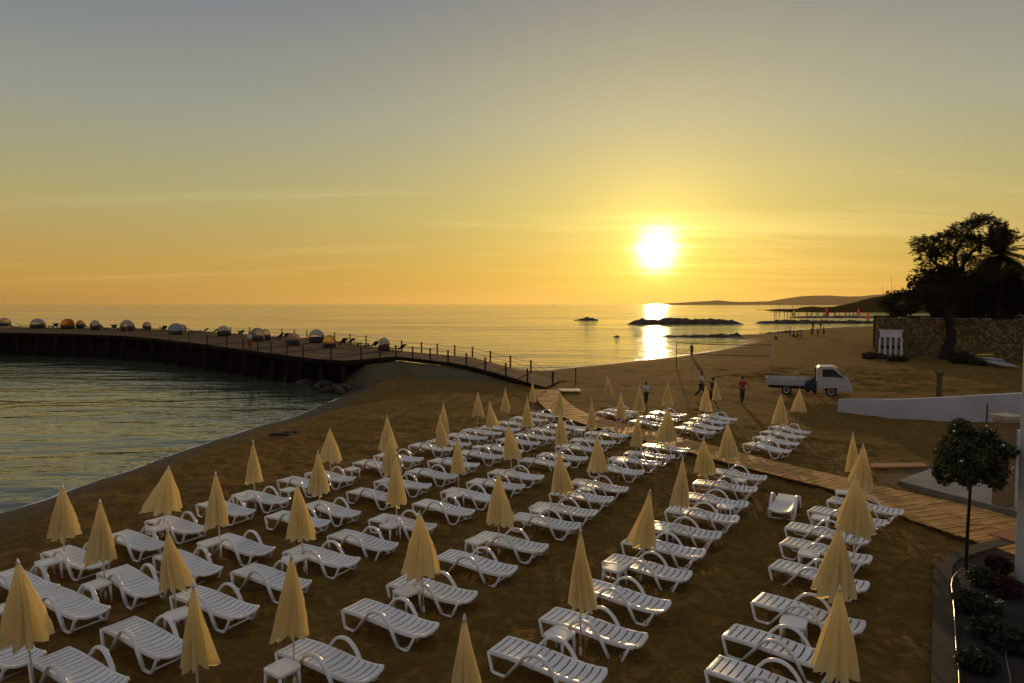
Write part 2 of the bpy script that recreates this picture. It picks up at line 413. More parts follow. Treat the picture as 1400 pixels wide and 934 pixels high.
# ------------------------------------------------------------------ mesh helpers
class MB:
    """Collects boxes, tubes, grids into one bmesh."""
    def __init__(s):
        s.bm = bmesh.new()

    def box(s, c, d, rot=0.0, bevel=0.0, rx=0.0, ry=0.0):
        mt = Matrix.Translation(Vector(c)) @ Matrix.Rotation(rot, 4, 'Z') @ Matrix.Rotation(ry, 4, 'Y') @ Matrix.Rotation(rx, 4, 'X')
        r = bmesh.ops.create_cube(s.bm, size=1.0, matrix=mt @ Matrix.Diagonal((d[0], d[1], d[2], 1)))
        if bevel:
            es = list({e for v in r['verts'] for e in v.link_edges})
            bmesh.ops.bevel(s.bm, geom=es, offset=bevel, segments=2, affect='EDGES', profile=.6)
        return s

    def tube(s, pts, rad, seg=8, flat=1.0, cap=True, up=Vector((0, 0, 1))):
        pts = [Vector(p) for p in pts]
        n = len(pts)
        rads = rad if isinstance(rad, (list, tuple)) else [rad] * n
        rings = []
        for i, p in enumerate(pts):
            t = (pts[min(i + 1, n - 1)] - pts[max(i - 1, 0)])
            t = t.normalized() if t.length > 1e-9 else Vector((0, 0, 1))
            a = t.cross(up)
            if a.length < 1e-4: a = t.cross(Vector((1, 0, 0)))
            a.normalize(); b = t.cross(a).normalized()
            rings.append([s.bm.verts.new(p + a * math.cos(2 * math.pi * k / seg) * rads[i] * flat + b * math.sin(2 * math.pi * k / seg) * rads[i]) for k in range(seg)])
        for i in range(n - 1):
            for k in range(seg):
                s.bm.faces.new((rings[i][k], rings[i][(k + 1) % seg], rings[i + 1][(k + 1) % seg], rings[i + 1][k]))
        if cap:
            s.bm.faces.new(rings[0][::-1]); s.bm.faces.new(rings[-1])
        return s

    def lathe(s, prof, c=(0, 0, 0), seg=16, cap=True):
        c = Vector(c); rings = []
        for r, z in prof:
            rings.append([s.bm.verts.new(c + Vector((r * math.cos(2 * math.pi * k / seg), r * math.sin(2 * math.pi * k / seg), z))) for k in range(seg)])
        for i in range(len(prof) - 1):
            for k in range(seg):
                s.bm.faces.new((rings[i][k], rings[i][(k + 1) % seg], rings[i + 1][(k + 1) % seg], rings[i + 1][k]))
        if cap:
            s.bm.faces.new(rings[0][::-1]); s.bm.faces.new(rings[-1])
        return s

    def prism(s, poly, axis_vec, origin=(0, 0, 0), ux=(1, 0, 0), uy=(0, 0, 1), bevel=0.0):
        """polygon in plane (ux,uy) from origin extruded along axis_vec"""
        o = Vector(origin); ux = Vector(ux); uy = Vector(uy); av = Vector(axis_vec)
        a = [s.bm.verts.new(o + ux * x + uy * y) for x, y in poly]
        b = [s.bm.verts.new(v.co + av) for v in a]
        n = len(a)
        fs = [s.bm.faces.new(a[::-1]), s.bm.faces.new(b)]
        for i in range(n):
            fs.append(s.bm.faces.new((a[i], a[(i + 1) % n], b[(i + 1) % n], b[i])))
        if bevel:
            es = list({e for f in fs for e in f.edges})
            bmesh.ops.bevel(s.bm, geom=es, offset=bevel, segments=2, affect='EDGES')
        return s

    def poly(s, pts):
        s.bm.faces.new([s.bm.verts.new(Vector(p)) for p in pts])
        return s

    def mesh(s, name, smooth=False):
        bmesh.ops.recalc_face_normals(s.bm, faces=s.bm.faces)
        me = bpy.data.meshes.new(name)
        s.bm.to_mesh(me); s.bm.free()
        if smooth:
            me.polygons.foreach_set('use_smooth', [True] * len(me.polygons))
        return me

    def build(s, name, mat, parent=None, smooth=False, loc=None):
        me = s.mesh(name, smooth)
        return obj(name, me, mat, parent, loc)


def obj(name, me, mat, parent=None, loc=None):
    o = bpy.data.objects.new(name, me)
    if mat is not None:
        me.materials.clear(); me.materials.append(mat)
    COL.objects.link(o)
    if parent: o.parent = parent
    if loc is not None: o.location = loc
    return o


def tag(o, label=None, cat=None, group=None, kind=None):
    if label: o['label'] = label
    if cat: o['category'] = cat
    if group: o['group'] = group
    if kind: o['kind'] = kind
    return o


def thing(name, label, cat, loc=(0, 0, 0), rz=0.0, group=None):
    o = bpy.data.objects.new(name, None)
    o.empty_display_size = .2
    COL.objects.link(o)
    o.location = loc; o.rotation_euler = (0, 0, rz)
    return tag(o, label, cat, group)


def copy_tree(o, parent=None):
    c = o.copy(); COL.objects.link(c)
    c.parent = parent
    for ch in list(o.children):
        copy_tree(ch, c)
    return c


def np_mesh(name, verts, faces, mat, smooth=True):
    me = bpy.data.meshes.new(name)
    verts = np.asarray(verts, dtype=np.float32); faces = np.asarray(faces, dtype=np.int32)
    k = faces.shape[1]
    me.vertices.add(len(verts)); me.vertices.foreach_set('co', verts.ravel())
    me.loops.add(faces.size); me.loops.foreach_set('vertex_index', faces.ravel())
    me.polygons.add(len(faces))
    me.polygons.foreach_set('loop_start', np.arange(0, faces.size, k, dtype=np.int32))
    me.polygons.foreach_set('loop_total', np.full(len(faces), k, dtype=np.int32))
    if smooth: me.polygons.foreach_set('use_smooth', np.ones(len(faces), dtype=bool))
    me.update(calc_edges=True)
    if mat: me.materials.append(mat)
    return me


# vectorised value noise
_T = np.random.default_rng(3).random((256, 256)).astype(np.float32)


def vnoise(x, y):
    xi = np.floor(x).astype(int); yi = np.floor(y).astype(int)
    fx = x - xi; fy = y - yi
    fx = fx * fx * (3 - 2 * fx); fy = fy * fy * (3 - 2 * fy)
    g = lambda a, b: _T[a & 255, b & 255]
    return (g(xi, yi) * (1 - fx) + g(xi + 1, yi) * fx) * (1 - fy) + (g(xi, yi + 1) * (1 - fx) + g(xi + 1, yi + 1) * fx) * fy


def fbm(x, y, o=4):
    s = 0; a = .5; t = 0
    for _ in range(o):
        s = s + a * vnoise(x, y); t += a; x = x * 2.03 + 17.3; y = y * 2.03 + 5.1; a *= .5
    return s / t - .5


def seg_dist(px, py, poly, closed=False):
    """distance to a polyline, and index+fraction of the nearest place on it"""
    best = np.full(px.shape, 1e9); par = np.zeros(px.shape)
    n = len(poly)
    for i in range(n if closed else n - 1):
        ax, ay = poly[i][:2]; bx, by = poly[(i + 1) % n][:2]
        dx, dy = bx - ax, by - ay
        t = np.clip(((px - ax) * dx + (py - ay) * dy) / (dx * dx + dy * dy + 1e-9), 0, 1)
        d = np.hypot(px - ax - t * dx, py - ay - t * dy)
        k = d < best
        best = np.where(k, d, best); par = np.where(k, i + t, par)
    return best, par


def inside(px, py, poly):
    r = np.zeros(px.shape, bool); n = len(poly); j = n - 1
    for i in range(n):
        xi, yi = poly[i][:2]; xj, yj = poly[j][:2]
        c = ((yi > py) != (yj > py)) & (px < (xj - xi) * (py - yi) / (yj - yi + 1e-12) + xi)
        r ^= c; j = i
    return r


# ------------------------------------------------------------------ pier outline (front edge towards the cove, far edge towards the open sea)
FRONT = [(-420, 456, 2.4), (-200, 455, 2.4), (-60, 454.5, 2.4), (0, 455, 2.4), (60, 456, 2.4), (120, 457.5, 2.35), (170, 459.5, 2.3), (220, 464, 2.2), (270, 470, 2.1), (330, 478, 1.95),
         (390, 486, 1.8), (440, 492, 1.65), (470, 493.5, 1.6), (500, 491.5, 1.55), (530, 488.5, 1.5), (548, 488, 1.45), (575, 491.5, 1.3), (620, 496.5, 1.05),
         (650, 503, .8), (690, 514, .5), (720, 523, .25), (745, 530, .12)]
FAR = [(-420, 446.5, 2.4), (-200, 446.5, 2.4), (0, 447, 2.4), (100, 448, 2.4), (200, 450, 2.35), (280, 453, 2.2), (347, 458.5, 2.0), (420, 463, 1.85), (480, 469.5, 1.7), (549, 480, 1.45),
       (598, 484.4, 1.2), (646, 488.6, .9), (698, 502.4, .5), (726, 509.4, .3), (765, 521, .12)]
FW = [at(*p) for p in FRONT]
AW = [at(*p) for p in FAR]


def resample(poly, n):
    d = [0]
    for a, b in zip(poly, poly[1:]): d.append(d[-1] + (b - a).length)
    out = []
    for k in range(n):
        s = d[-1] * k / (n - 1)
        i = max(j for j in range(len(d)) if d[j] <= s + 1e-9); i = min(i, len(poly) - 2)
        t = (s - d[i]) / (d[i + 1] - d[i])
        out.append(poly[i].lerp(poly[i + 1], min(max(t, 0), 1)))
    return out


# ------------------------------------------------------------------ ground
ZS = -0.45     # sea level
SHORE_PX = [(-330, 960), (-200, 800), (-90, 735), (0, 702), (60, 684), (100, 668), (180, 642), (250, 616), (300, 600), (350, 584), (400, 571), (440, 554), (465, 544), (476, 536),
            (470, 522), (500, 507), (560, 500), (640, 502), (700, 507), (735, 508.5), (780, 503.5), (830, 498), (880, 493), (920, 488), (960, 482), (1000, 474.5), (1024, 468.5),
            (1020, 464), (1000, 462.3), (985, 461), (1000, 459.4), (1030, 458.5), (1062, 457), (1085, 453), (1110, 450.5), (1150, 448.3), (1190, 447), (1260, 446), (1500, 446)]
SHORE = [tuple(at(x, y, ZS)[:2]) for x, y in SHORE_PX]
LAND = SHORE + [(330, 150), (260, -20), (-30, -20)]
MOUND = [(p.x, p.y, p.z) for p in FW[13:]]
WALLBASE = None


def ground_z(x, y, detail=True):
    x = np.asarray(x, float); y = np.asarray(y, float)
    d, _ = seg_dist(x, y, SHORE)
    ins = inside(x, y, LAND)
    sd = np.where(ins, d, -d)
    t = np.clip(sd / 5.0, 0, 1)
    z = np.where(sd >= 0, ZS + (-ZS) * (t * (2 - t)), ZS + np.maximum(sd * .10, -2.5))
    r = np.hypot(x, y)
    amp = np.clip(sd / 3, 0, 1)
    if detail:
        z = z + amp * (fbm(x * .22, y * .22, 3) * .16 + fbm(x * 1.3, y * 1.3, 3) * .11 + np.clip(fbm(x * 2.9, y * 2.9, 2), -.22, .3) * .15 * np.clip((48 - r) / 24, 0, 1) * np.clip((60 - r) / 30, .35, 1))
        # churned sand round the truck and along the wall
        ch = np.exp(-((y - 56) / 9) ** 2) * np.clip((x - 14) / 10, 0, 1)
        z = z + ch * fbm(x * .6 + 9, y * 1.6, 4) * .55
    # embankment below the ramp of the pier
    dm, pm = seg_dist(x, y, MOUND)
    zi = np.interp(pm, np.arange(len(MOUND)), [m_[2] for m_ in MOUND])
    sl = .62 - .485 * np.clip(pm / 2.2, 0, 1) ** .6
    mz = zi - .37 - dm * (sl + .05 * fbm(x * .5, y * .5, 2)) + fbm(x * .7, y * .7, 3) * .16
    z = np.maximum(z, np.where(dm < 14, mz, -9))
    # bank that carries the trees behind the stone wall
    return z, sd, dm, mz


def gz(x, y):
    return float(ground_z(np.array([x]), np.array([y]))[0][0])


def build_ground():
    nr, na = 520, 560
    rr = np.concatenate([[1.0, 3.0], np.geomspace(5.0, 420.0, nr)])
    aa = np.radians(np.linspace(-80, 80, na))
    X = rr[:, None] * np.sin(aa)[None, :]; Y = rr[:, None] * np.cos(aa)[None, :] - 1.0
    Z, sd, dm, mz = ground_z(X.ravel(), Y.ravel())
    V = np.stack([X.ravel(), Y.ravel(), Z], 1)
    n0, n1 = X.shape
    idx = np.arange(n0 * n1).reshape(n0, n1)
    F = np.stack([idx[:-1, :-1].ravel(), idx[:-1, 1:].ravel(), idx[1:, 1:].ravel(), idx[1:, :-1].ravel()], 1)
    keep = (sd[F].max(1) > -14)
    F = F[keep][:, ::-1]
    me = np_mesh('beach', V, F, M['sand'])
    x, y = X.ravel(), Y.ravel()
    wet = np.clip(1 - (sd - .5) / 2.6 + fbm(x * .4, y * .4, 3) * .5, 0, 1) * (sd < 6)
    gravel = np.clip(1 - (sd - 3.5) / 5, 0, 1) * np.clip((sd - 1.6) / 2, 0, 1) * (y < 36)
    grit = np.clip((mz - (Z - .02)) / .02, 0, 1) * (dm < 12) * np.clip(.85 + fbm(x * .6, y * .6, 3), 0, 1)
    for nm, a in (('wet', wet), ('gravel', gravel), ('grit', grit)):
        at_ = me.attributes.new(nm, 'FLOAT', 'POINT'); at_.data.foreach_set('value', a.astype(np.float32))
    o = obj('beach', me, None)
    tag(o, kind='structure')


build_ground()


def build_sea():
    rr = np.concatenate([[12.0], np.geomspace(16, 16000, 200)])
    aa = np.radians(np.linspace(-85, 85, 120))
    X = rr[:, None] * np.sin(aa)[None, :]; Y = rr[:, None] * np.cos(aa)[None, :]
    V = np.stack([X.ravel(), Y.ravel(), np.full(X.size, ZS)], 1)
    idx = np.arange(X.size).reshape(X.shape)
    F = np.stack([idx[:-1, :-1].ravel(), idx[1:, :-1].ravel(), idx[1:, 1:].ravel(), idx[:-1, 1:].ravel()], 1)
    me = np_mesh('sea', V, F, M['sea'])
    me.flip_normals() if me.polygons[0].normal.z < 0 else None
    tag(obj('sea', me, None), kind='structure')


build_sea()


def foam_line(name, pxs, w0, w1, seed, z=ZS + .012):
    """broken line of foam lying on the water's edge"""
    pts = resample([at(x, y, z) for x, y in pxs], 260)
    mb = MB(); prev = None
    rnd = random.Random(seed)
    for i, p in enumerate(pts):
        t = (pts[min(i + 1, len(pts) - 1)] - pts[max(i - 1, 0)]); t.normalize()
        nrm = Vector((-t.y, t.x, 0))
        k = fbm(np.array([i * .09 + seed]), np.array([seed * 1.7]), 3)[0]
        k2 = fbm(np.array([i * .35 + seed]), np.array([seed * 3.1]), 2)[0]
        w = max(0.0, w0 + (w1 - w0) * (k * 1.6 + .5) + k2 * w1 * .7)
        off = k2 * .25
        g = max(gz(p.x, p.y) + .012, z)
        a = Vector((p.x, p.y, g)) + nrm * (off - w / 2); b = Vector((p.x, p.y, g)) + nrm * (off + w / 2)
        cur = (mb.bm.verts.new(a), mb.bm.verts.new(b)) if w > .02 else None
        if prev and cur:
            mb.bm.faces.new((prev[0], prev[1], cur[1], cur[0]))
        prev = cur
    tag(mb.build(name, M['foam'], None), kind='structure')


foam_line('shore_foam', [(-90, 736), (0, 703), (60, 685), (100, 669), (180, 643), (250, 617), (300, 601), (350, 585), (400, 571.5), (440, 554.5), (468, 543)], .0, .26, 3)
foam_line('shore_foam', [(735, 508), (780, 503), (830, 497.6), (880, 492.5), (920, 487.5), (960, 481.5), (1000, 474), (1022, 468.8)], .12, .55, 8)


# ------------------------------------------------------------------ hills and far coast
def ridge(name, pts, Y, z0, mat, depth, n=160, rough=1.0, lbl=None, kind='structure', rows=10):
    """a hill whose skyline passes through (px, py) at distance Y; falls to z0 in front and behind"""
    P = [at_depth(x, y, Y) for x, y in pts]
    xs = np.array([p.x for p in P]); zs = np.array([p.z for p in P])
    X = np.linspace(xs[0], xs[-1], n)
    top = np.interp(X, xs, zs)
    V = []; 
    prof = np.linspace(-1, 1, rows * 2 + 1)
    for k in prof:
        s = (1 - k * k) ** .8
        yy = Y + k * depth
        zz = z0 + (top - z0) * s * (1 + .0 * k)
        bump = fbm(X * 9 / depth + 3, np.full(n, yy) * 9 / depth, 4) * rough * s
        V.append(np.stack([X * (1 + k * depth / Y * .6), np.full(n, yy) + fbm(X * 4 / depth, np.full(n, k * 3.), 2) * depth * .15, zz + bump], 1))
    V = np.concatenate(V)
    idx = np.arange(len(V)).reshape(len(prof), n)
    F = np.stack([idx[:-1, :-1].ravel(), idx[:-1, 1:].ravel(), idx[1:, 1:].ravel(), idx[1:, :-1].ravel()], 1)
    o = obj(name, np_mesh(name, V, F, mat), None)
    tag(o, kind=kind)
    return o


ridge('far_hills', [(905, 416), (920, 414.6), (945, 413), (960, 412.2), (972, 411.6), (980, 410.6), (988, 412), (1010, 413), (1035, 412.6), (1060, 411.3), (1080, 407.6), (1105, 404.6),
                    (1130, 404), (1150, 405.4), (1175, 405.6), (1195, 403.2), (1230, 401), (1300, 398), (1420, 396), (1600, 404)], 5200, -3, M['far_hill'], 900, 220, 7)
ridge('coast_hill', [(1060, 424), (1085, 423.4), (1100, 422.6), (1108, 419.4), (1120, 419.8), (1135, 421), (1150, 419.6), (1165, 416.4), (1175, 413), (1185, 410), (1196, 406.5), (1210, 404.5),
                     (1235, 402.5), (1270, 401), (1340, 398), (1430, 396), (1600, 400)], 620, -2.2, M['near_hill'], 120, 200, 2.2)
# ------------------------------------------------------------------ rocks in the sea
def reef(name, label, px0, px1, base_py, tops, depth, seed, mat='reef', z=ZS, cat='rocks', sink=.5):
    a = at(px0, base_py, z); b = at(px1, base_py, z)
    n = 120; rows = 9
    Lx = b.x - a.x
    rnd = np.random.default_rng(seed)
    X = np.linspace(a.x, b.x, n)
    u = np.linspace(0, 1, n)
    hpx = np.interp(u, [t for t, _ in tops], [h for _, h in tops])
    H = hpx * .74 * a.y / FPX
    V = []
    for k in np.linspace(-1, 1, rows):
        s = np.sqrt(max(0, 1 - k * k))
        yy = a.y + depth / 2 + k * depth / 2
        nb = fbm(X * .55 + seed, np.full(n, yy) * .55, 4)
        zz = z - sink + (H + sink) * s * (1 + .9 * nb) + fbm(X * 1.9, np.full(n, yy * 1.9), 3) * .5 * s
        V.append(np.stack([X, np.full(n, yy) + fbm(X * .5, np.full(n, k * 2. + seed), 3) * depth * .5, zz], 1))
    V = np.concatenate(V); idx = np.arange(len(V)).reshape(rows, n)
    F = np.stack([idx[:-1, :-1].ravel(), idx[:-1, 1:].ravel(), idx[1:, 1:].ravel(), idx[1:, :-1].ravel()], 1)
    o = obj(name, np_mesh(name, V, F, M[mat], False), None)
    tag(o, label, cat, 'rock reefs off the beach')


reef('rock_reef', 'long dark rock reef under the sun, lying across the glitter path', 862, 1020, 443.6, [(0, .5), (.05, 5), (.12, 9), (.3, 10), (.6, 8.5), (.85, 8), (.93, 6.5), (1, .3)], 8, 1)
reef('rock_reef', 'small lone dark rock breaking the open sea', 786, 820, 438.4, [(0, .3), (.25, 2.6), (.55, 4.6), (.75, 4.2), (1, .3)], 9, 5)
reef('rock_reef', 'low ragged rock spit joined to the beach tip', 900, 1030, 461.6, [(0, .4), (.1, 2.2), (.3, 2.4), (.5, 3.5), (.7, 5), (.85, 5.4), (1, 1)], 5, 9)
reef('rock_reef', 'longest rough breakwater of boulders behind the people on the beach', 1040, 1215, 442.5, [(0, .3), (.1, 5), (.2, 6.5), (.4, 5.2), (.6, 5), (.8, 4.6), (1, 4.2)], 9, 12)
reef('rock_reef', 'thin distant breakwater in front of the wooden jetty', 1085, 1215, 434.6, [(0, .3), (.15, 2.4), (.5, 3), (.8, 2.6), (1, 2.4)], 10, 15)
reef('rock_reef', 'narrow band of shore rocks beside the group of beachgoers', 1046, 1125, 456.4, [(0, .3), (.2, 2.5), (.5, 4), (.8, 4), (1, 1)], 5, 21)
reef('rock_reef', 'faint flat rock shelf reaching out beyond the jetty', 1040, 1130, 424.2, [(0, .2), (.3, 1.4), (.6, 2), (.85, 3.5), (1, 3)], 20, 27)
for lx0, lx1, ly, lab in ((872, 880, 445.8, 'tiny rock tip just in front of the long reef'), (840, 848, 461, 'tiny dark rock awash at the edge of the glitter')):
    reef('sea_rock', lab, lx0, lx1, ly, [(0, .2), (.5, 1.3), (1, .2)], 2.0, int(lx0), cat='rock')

# ------------------------------------------------------------------ sand-coloured coast strip behind the breakwaters is part of the beach sheet

# ------------------------------------------------------------------ pier
def build_pier():
    root = thing('pier', 'long curved timber pier ramping down to the sand, dark piled wall facing the cove', 'pier', (0, 0, 0))
    n = 150
    f = resample(FW, n); a = resample(AW, n)
    mb = MB(); rows = []
    for p, q in zip(f, a):
        rows.append([mb.bm.verts.new(v) for v in (p, q, q - Vector((0, 0, .26)), p - Vector((0, 0, .26)))])
    for r0, r1 in zip(rows, rows[1:]):
        for k in range(4):
            mb.bm.faces.new((r0[k], r0[(k + 1) % 4], r1[(k + 1) % 4], r1[k]))
    mb.bm.faces.new(rows[0]); mb.bm.faces.new(rows[-1][::-1])
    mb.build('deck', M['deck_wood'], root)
    # fascia beam along the front edge, a little proud
    mb = MB(); rows = []
    for i, p in enumerate(f):
        t = (f[min(i + 1, n - 1)] - f[max(i - 1, 0)]).normalized(); o = Vector((t.y, -t.x, 0)) * .06
        rows.append([mb.bm.verts.new(v) for v in (p + o + Vector((0, 0, .03)), p - o + Vector((0, 0, .03)), p - o - Vector((0, 0, .30)), p + o - Vector((0, 0, .30)))])
    for r0, r1 in zip(rows, rows[1:]):
        for k in range(4): mb.bm.faces.new((r0[k], r0[(k + 1) % 4], r1[(k + 1) % 4], r1[k]))
    mb.bm.faces.new(rows[0]); mb.bm.faces.new(rows[-1][::-1])
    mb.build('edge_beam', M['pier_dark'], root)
    # wall set back under the deck
    wall = [p for p in FW[:16]]
    w = resample(wall, 90)
    mb = MB(); prev = None
    for i, p in enumerate(w):
        t = (w[min(i + 1, 89)] - w[max(i - 1, 0)]).normalized(); o = Vector((-t.y, t.x, 0))
        q = p + o * .8
        j = fbm(np.array([i * .5]), np.array([2.]), 2)[0] * .3
        cur = [mb.bm.verts.new(v) for v in (Vector((q.x, q.y, p.z - .25)), Vector((q.x, q.y, .6)) + o * j, Vector((q.x, q.y, -1.6)) - o * .5)]
        if prev:
            for k in range(2): mb.bm.faces.new((prev[k], prev[k + 1], cur[k + 1], cur[k]))
        prev = cur
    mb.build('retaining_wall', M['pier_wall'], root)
    # piles along the front
    pile_px = [-40, -8, 22, 50, 76, 100, 124, 147, 168, 188, 208, 226, 244, 262, 280, 298, 316, 334, 354, 374, 392, 410, 438, 468]
    fx = [(p[0], i) for i, p in enumerate(FRONT)]
    for px in pile_px:
        i = max(k for k in range(len(FRONT)) if FRONT[k][0] <= px)
        A, B = FRONT[i], FRONT[i + 1]; t = (px - A[0]) / (B[0] - A[0])
        p = FW[i].lerp(FW[i + 1], t)
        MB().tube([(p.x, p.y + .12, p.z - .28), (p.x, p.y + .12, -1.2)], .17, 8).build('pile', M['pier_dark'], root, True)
    # railing posts with two ropes
    far_posts = [(316, 458, 2.1), (342, 458.2, 2.02), (386, 460.8, 1.92), (403, 462, 1.88), (420, 463, 1.85), (458, 466.6, 1.76), (479, 469.4, 1.7), (500.8, 472.3, 1.64), (549.4, 480, 1.45),
                 (576.4, 482.4, 1.32), (598, 484.4, 1.2), (621.8, 486.4, 1.05), (646, 488.6, .9), (670.5, 495.2, .7), (697.8, 502.3, .5), (725.8, 509.4, .3), (755.6, 527, .1)]
    near_posts = [(172, 459.6, 2.3), (206, 462.6, 2.23), (232, 465.3, 2.18), (258, 468.6, 2.12), (283, 471.8, 2.06), (310, 475.4, 2.0), (332, 478.3, 1.95), (352, 481, 1.9), (370, 483.4, 1.85),
                  (392, 486.3, 1.79), (414, 488.7, 1.72), (452, 492.6, 1.63), (493.5, 491.9, 1.56), (519, 489.5, 1.52), (541, 488.3, 1.46), (564, 490.1, 1.36), (588, 492.8, 1.23), (612.4, 495.6, 1.09),
                  (637.4, 500.2, .9), (663.3, 506.6, .7), (691.4, 514.4, .49), (721.2, 523.3, .24)]
    for L_, off in ((far_posts, -.1), (near_posts, .1)):
        tops = []
        for x, y, z in L_:
            p = at(x, y, z) + Vector((0, off, 0))
            mb = MB().box((p.x, p.y, p.z + .5), (.12, .12, 1.06), .4, .015)
            mb.build('railing_post', M['post'], root)
            tops.append(p)
        for hz in (.95, .55):
            pts = []
            for p, q in zip(tops, tops[1:]):
                for k in range(5):
                    t = k / 5; v = p.lerp(q, t); pts.append(v + Vector((0, 0, hz - .10 * 4 * t * (1 - t))))
            pts.append(tops[-1] + Vector((0, 0, hz)))
            MB().tube(pts, .016, 4).build('rope', M['rope'], root)
    return root


build_pier()
# lone post on the sand beyond the ramp
p = at(787, 526, 0)
tag(MB().tube([(p.x, p.y, -.2), (p.x, p.y, 1.25)], .05, 6).build('wooden_post', M['post']), 'lone thin dark post standing in the sand past the end of the pier ramp', 'post')

# riprap under the pier
def rock_mesh(name, seed, r=(1, 1, 1), mat='rock'):
    bm = bmesh.new(); bmesh.ops.create_icosphere(bm, subdivisions=2, radius=1)
    for v in bm.verts:
        k = 1 + .55 * mnoise.noise(v.co * 1.1 + Vector((seed, seed * .3, 0))) + .2 * mnoise.noise(v.co * 3 + Vector((0, seed, 0)))
        v.co = Vector((v.co.x * r[0], v.co.y * r[1], v.co.z * r[2])) * k
    me = bpy.data.meshes.new(name); bm.to_mesh(me); bm.free()
    me.materials.append(M[mat]); return me


RM = [rock_mesh('boulder', s, (1, .8, .6)) for s in (1.3, 4.7, 8.2, 13.9)]
ORD = ['first', 'second', 'third', 'fourth', 'fifth', 'sixth', 'seventh', 'eighth', 'ninth', 'tenth', 'eleventh', 'twelfth', 'thirteenth', 'fourteenth', 'fifteenth', 'sixteenth',
       'seventeenth', 'eighteenth', 'nineteenth', 'twentieth', 'twenty-first', 'twenty-second', 'twenty-third', 'twenty-fourth', 'twenty-fifth', 'twenty-sixth']
rocks_px = [(352, 509), (366, 512), (378, 516), (388, 514), (396, 520), (407, 519), (414, 525), (424, 522), (431, 530), (441, 527), (447, 534), (456, 529), (463, 536), (472, 532), (482, 527), (492, 531), (505, 527)]
for i, (x, y) in enumerate(rocks_px):
    o = bpy.data.objects.new('boulder', RM[i % 4]); COL.objects.link(o)
    p = at(x, y, -.3); o.location = p + Vector((0, .5, 0)); s = .36 + .36 * random.random()
    o.scale = (s * 1.3, s, s * .9); o.rotation_euler = (random.random(), 0, random.random() * 6)
    tag(o, f'brown boulder at the foot of the pier wall, {ORD[i]} from the open water', 'boulder', 'boulders under the pier')
# seaweed clumps on the tide line
for x, y, s, lab in ((384, 595, .38, 'bigger dark clump of seaweed on the tide line of the cove'), (397, 592, .3, 'smaller dark clump of seaweed beside the bigger one')):
    o = obj('seaweed_clump', rock_mesh('seaweed_clump', x, (1.5, .8, .3), 'seaweed'), None); p = at(x, y, -.05); o.location = p; o.scale = (s, s, s)
    tag(o, lab, 'seaweed')

# ------------------------------------------------------------------ boardwalk
BW_C = [(746, 533, 17), (749, 540, 16), (757, 551, 16), (772, 562, 15), (800, 573, 11), (850, 585.5, 10), (900, 599, 12), (969, 616, 15), (1010, 627.5, 17), (1080, 645, 16.5), (1165, 664.5, 18), (1240, 685, 18), (1330, 714, 34), (1420, 741, 36), (1520, 772, 38)]


def build_boardwalk():
    pts = [at(x, y, .12) for x, y, w in BW_C]
    # smooth
    P = resample(pts, 60)
    for _ in range(3):
        P = [P[0]] + [(P[i - 1] + P[i] * 2 + P[i + 1]) / 4 for i in range(1, 59)] + [P[-1]]
    P = resample(P, 60)
    tot = sum((b - a).length for a, b in zip(P, P[1:]))
    n = int(tot / .155)
    C = resample(P, n)
    mb = MB(); rnd = random.Random(4)
    for i, c in enumerate(C):
        t = (C[min(i + 1, n - 1)] - C[max(i - 1, 0)]).normalized()
        ang = math.atan2(t.y, t.x)
        w = 1.75 if c.y > 21 else 1.75 + min(1.1, (21 - c.y) * .5)
        nv = Vector((-t.y, t.x, 0))
        for sgn in (-1, 1):
            cc = c + nv * sgn * (w / 4) + Vector((0, 0, rnd.uniform(-.008, .008)))
            mb.box((cc.x, cc.y, .115 + cc.z - c.z), (.128, w / 2 - .02 + rnd.uniform(-.03, .03), .03), ang + rnd.uniform(-.012, .012))
    o = mb.build('boardwalk', M['plank'])
    tag(o, kind='structure')
    mb = MB()
    for s in (-.72, 0, .72):
        for i in range(0, n - 6, 6):
            a, b = C[i], C[i + 6]; t = (b - a).normalized(); nv = Vector((-t.y, t.x, 0)); m_ = (a + b) / 2 + nv * s
            mb.box((m_.x, m_.y, .045), ((b - a).length + .02, .07, .10), math.atan2(t.y, t.x))
    tag(mb.build('boardwalk_joists', M['plank_edge']), kind='structure')


build_boardwalk()


def slab(name, mat, pxs, z0, z1, label=None, cat=None, kind=None, parent=None, bevel=0):
    P = [at(x, y, z1) for x, y in pxs]
    mb = MB(); mb.prism([(p.x, p.y) for p in P], (0, 0, z1 - z0), (0, 0, z0), (1, 0, 0), (0, 1, 0), bevel)
    o = mb.build(name, mat, parent)
    tag(o, label, cat, None, kind)
    return o


slab('terrace', M['paving'], [(1227.4, 657), (1284.8, 636), (1330, 618), (1500, 628), (1560, 745), (1389, 699)], -.1, .22, kind='structure')
slab('paving', M['kerb'], [(1196, 655), (1222, 645), (1262, 638), (1283, 637), (1228, 657), (1226, 667)], -.1, .045, kind='structure')
slab('wooden_board', M['orange_wood'], [(1191, 633), (1262, 632.4), (1269, 637.6), (1190, 638.6)], .02, .10, 'orange-brown board lying flat on the sand behind the two tall umbrellas', 'board', bevel=.01)
slab('beach_board', M['mat_cream'], [(763, 531.5), (792, 531), (795, 534.6), (768, 534.4)], .10, .17, 'pale glossy board lying at the bend of the boardwalk by the pier ramp', 'board', bevel=.01)
slab('red_mat', M['orange_wood'], [(1350, 729), (1392, 720), (1420, 740), (1386, 740)], .14, .16, 'rust-red mat on the wide end of the boardwalk beside the white corner', 'mat')
slab('side_step', M['plank'], [(1303, 722), (1322, 716), (1346, 731), (1322, 733)], .02, .11, 'small wooden step against the boardwalk edge behind the round-crowned tree', 'step')
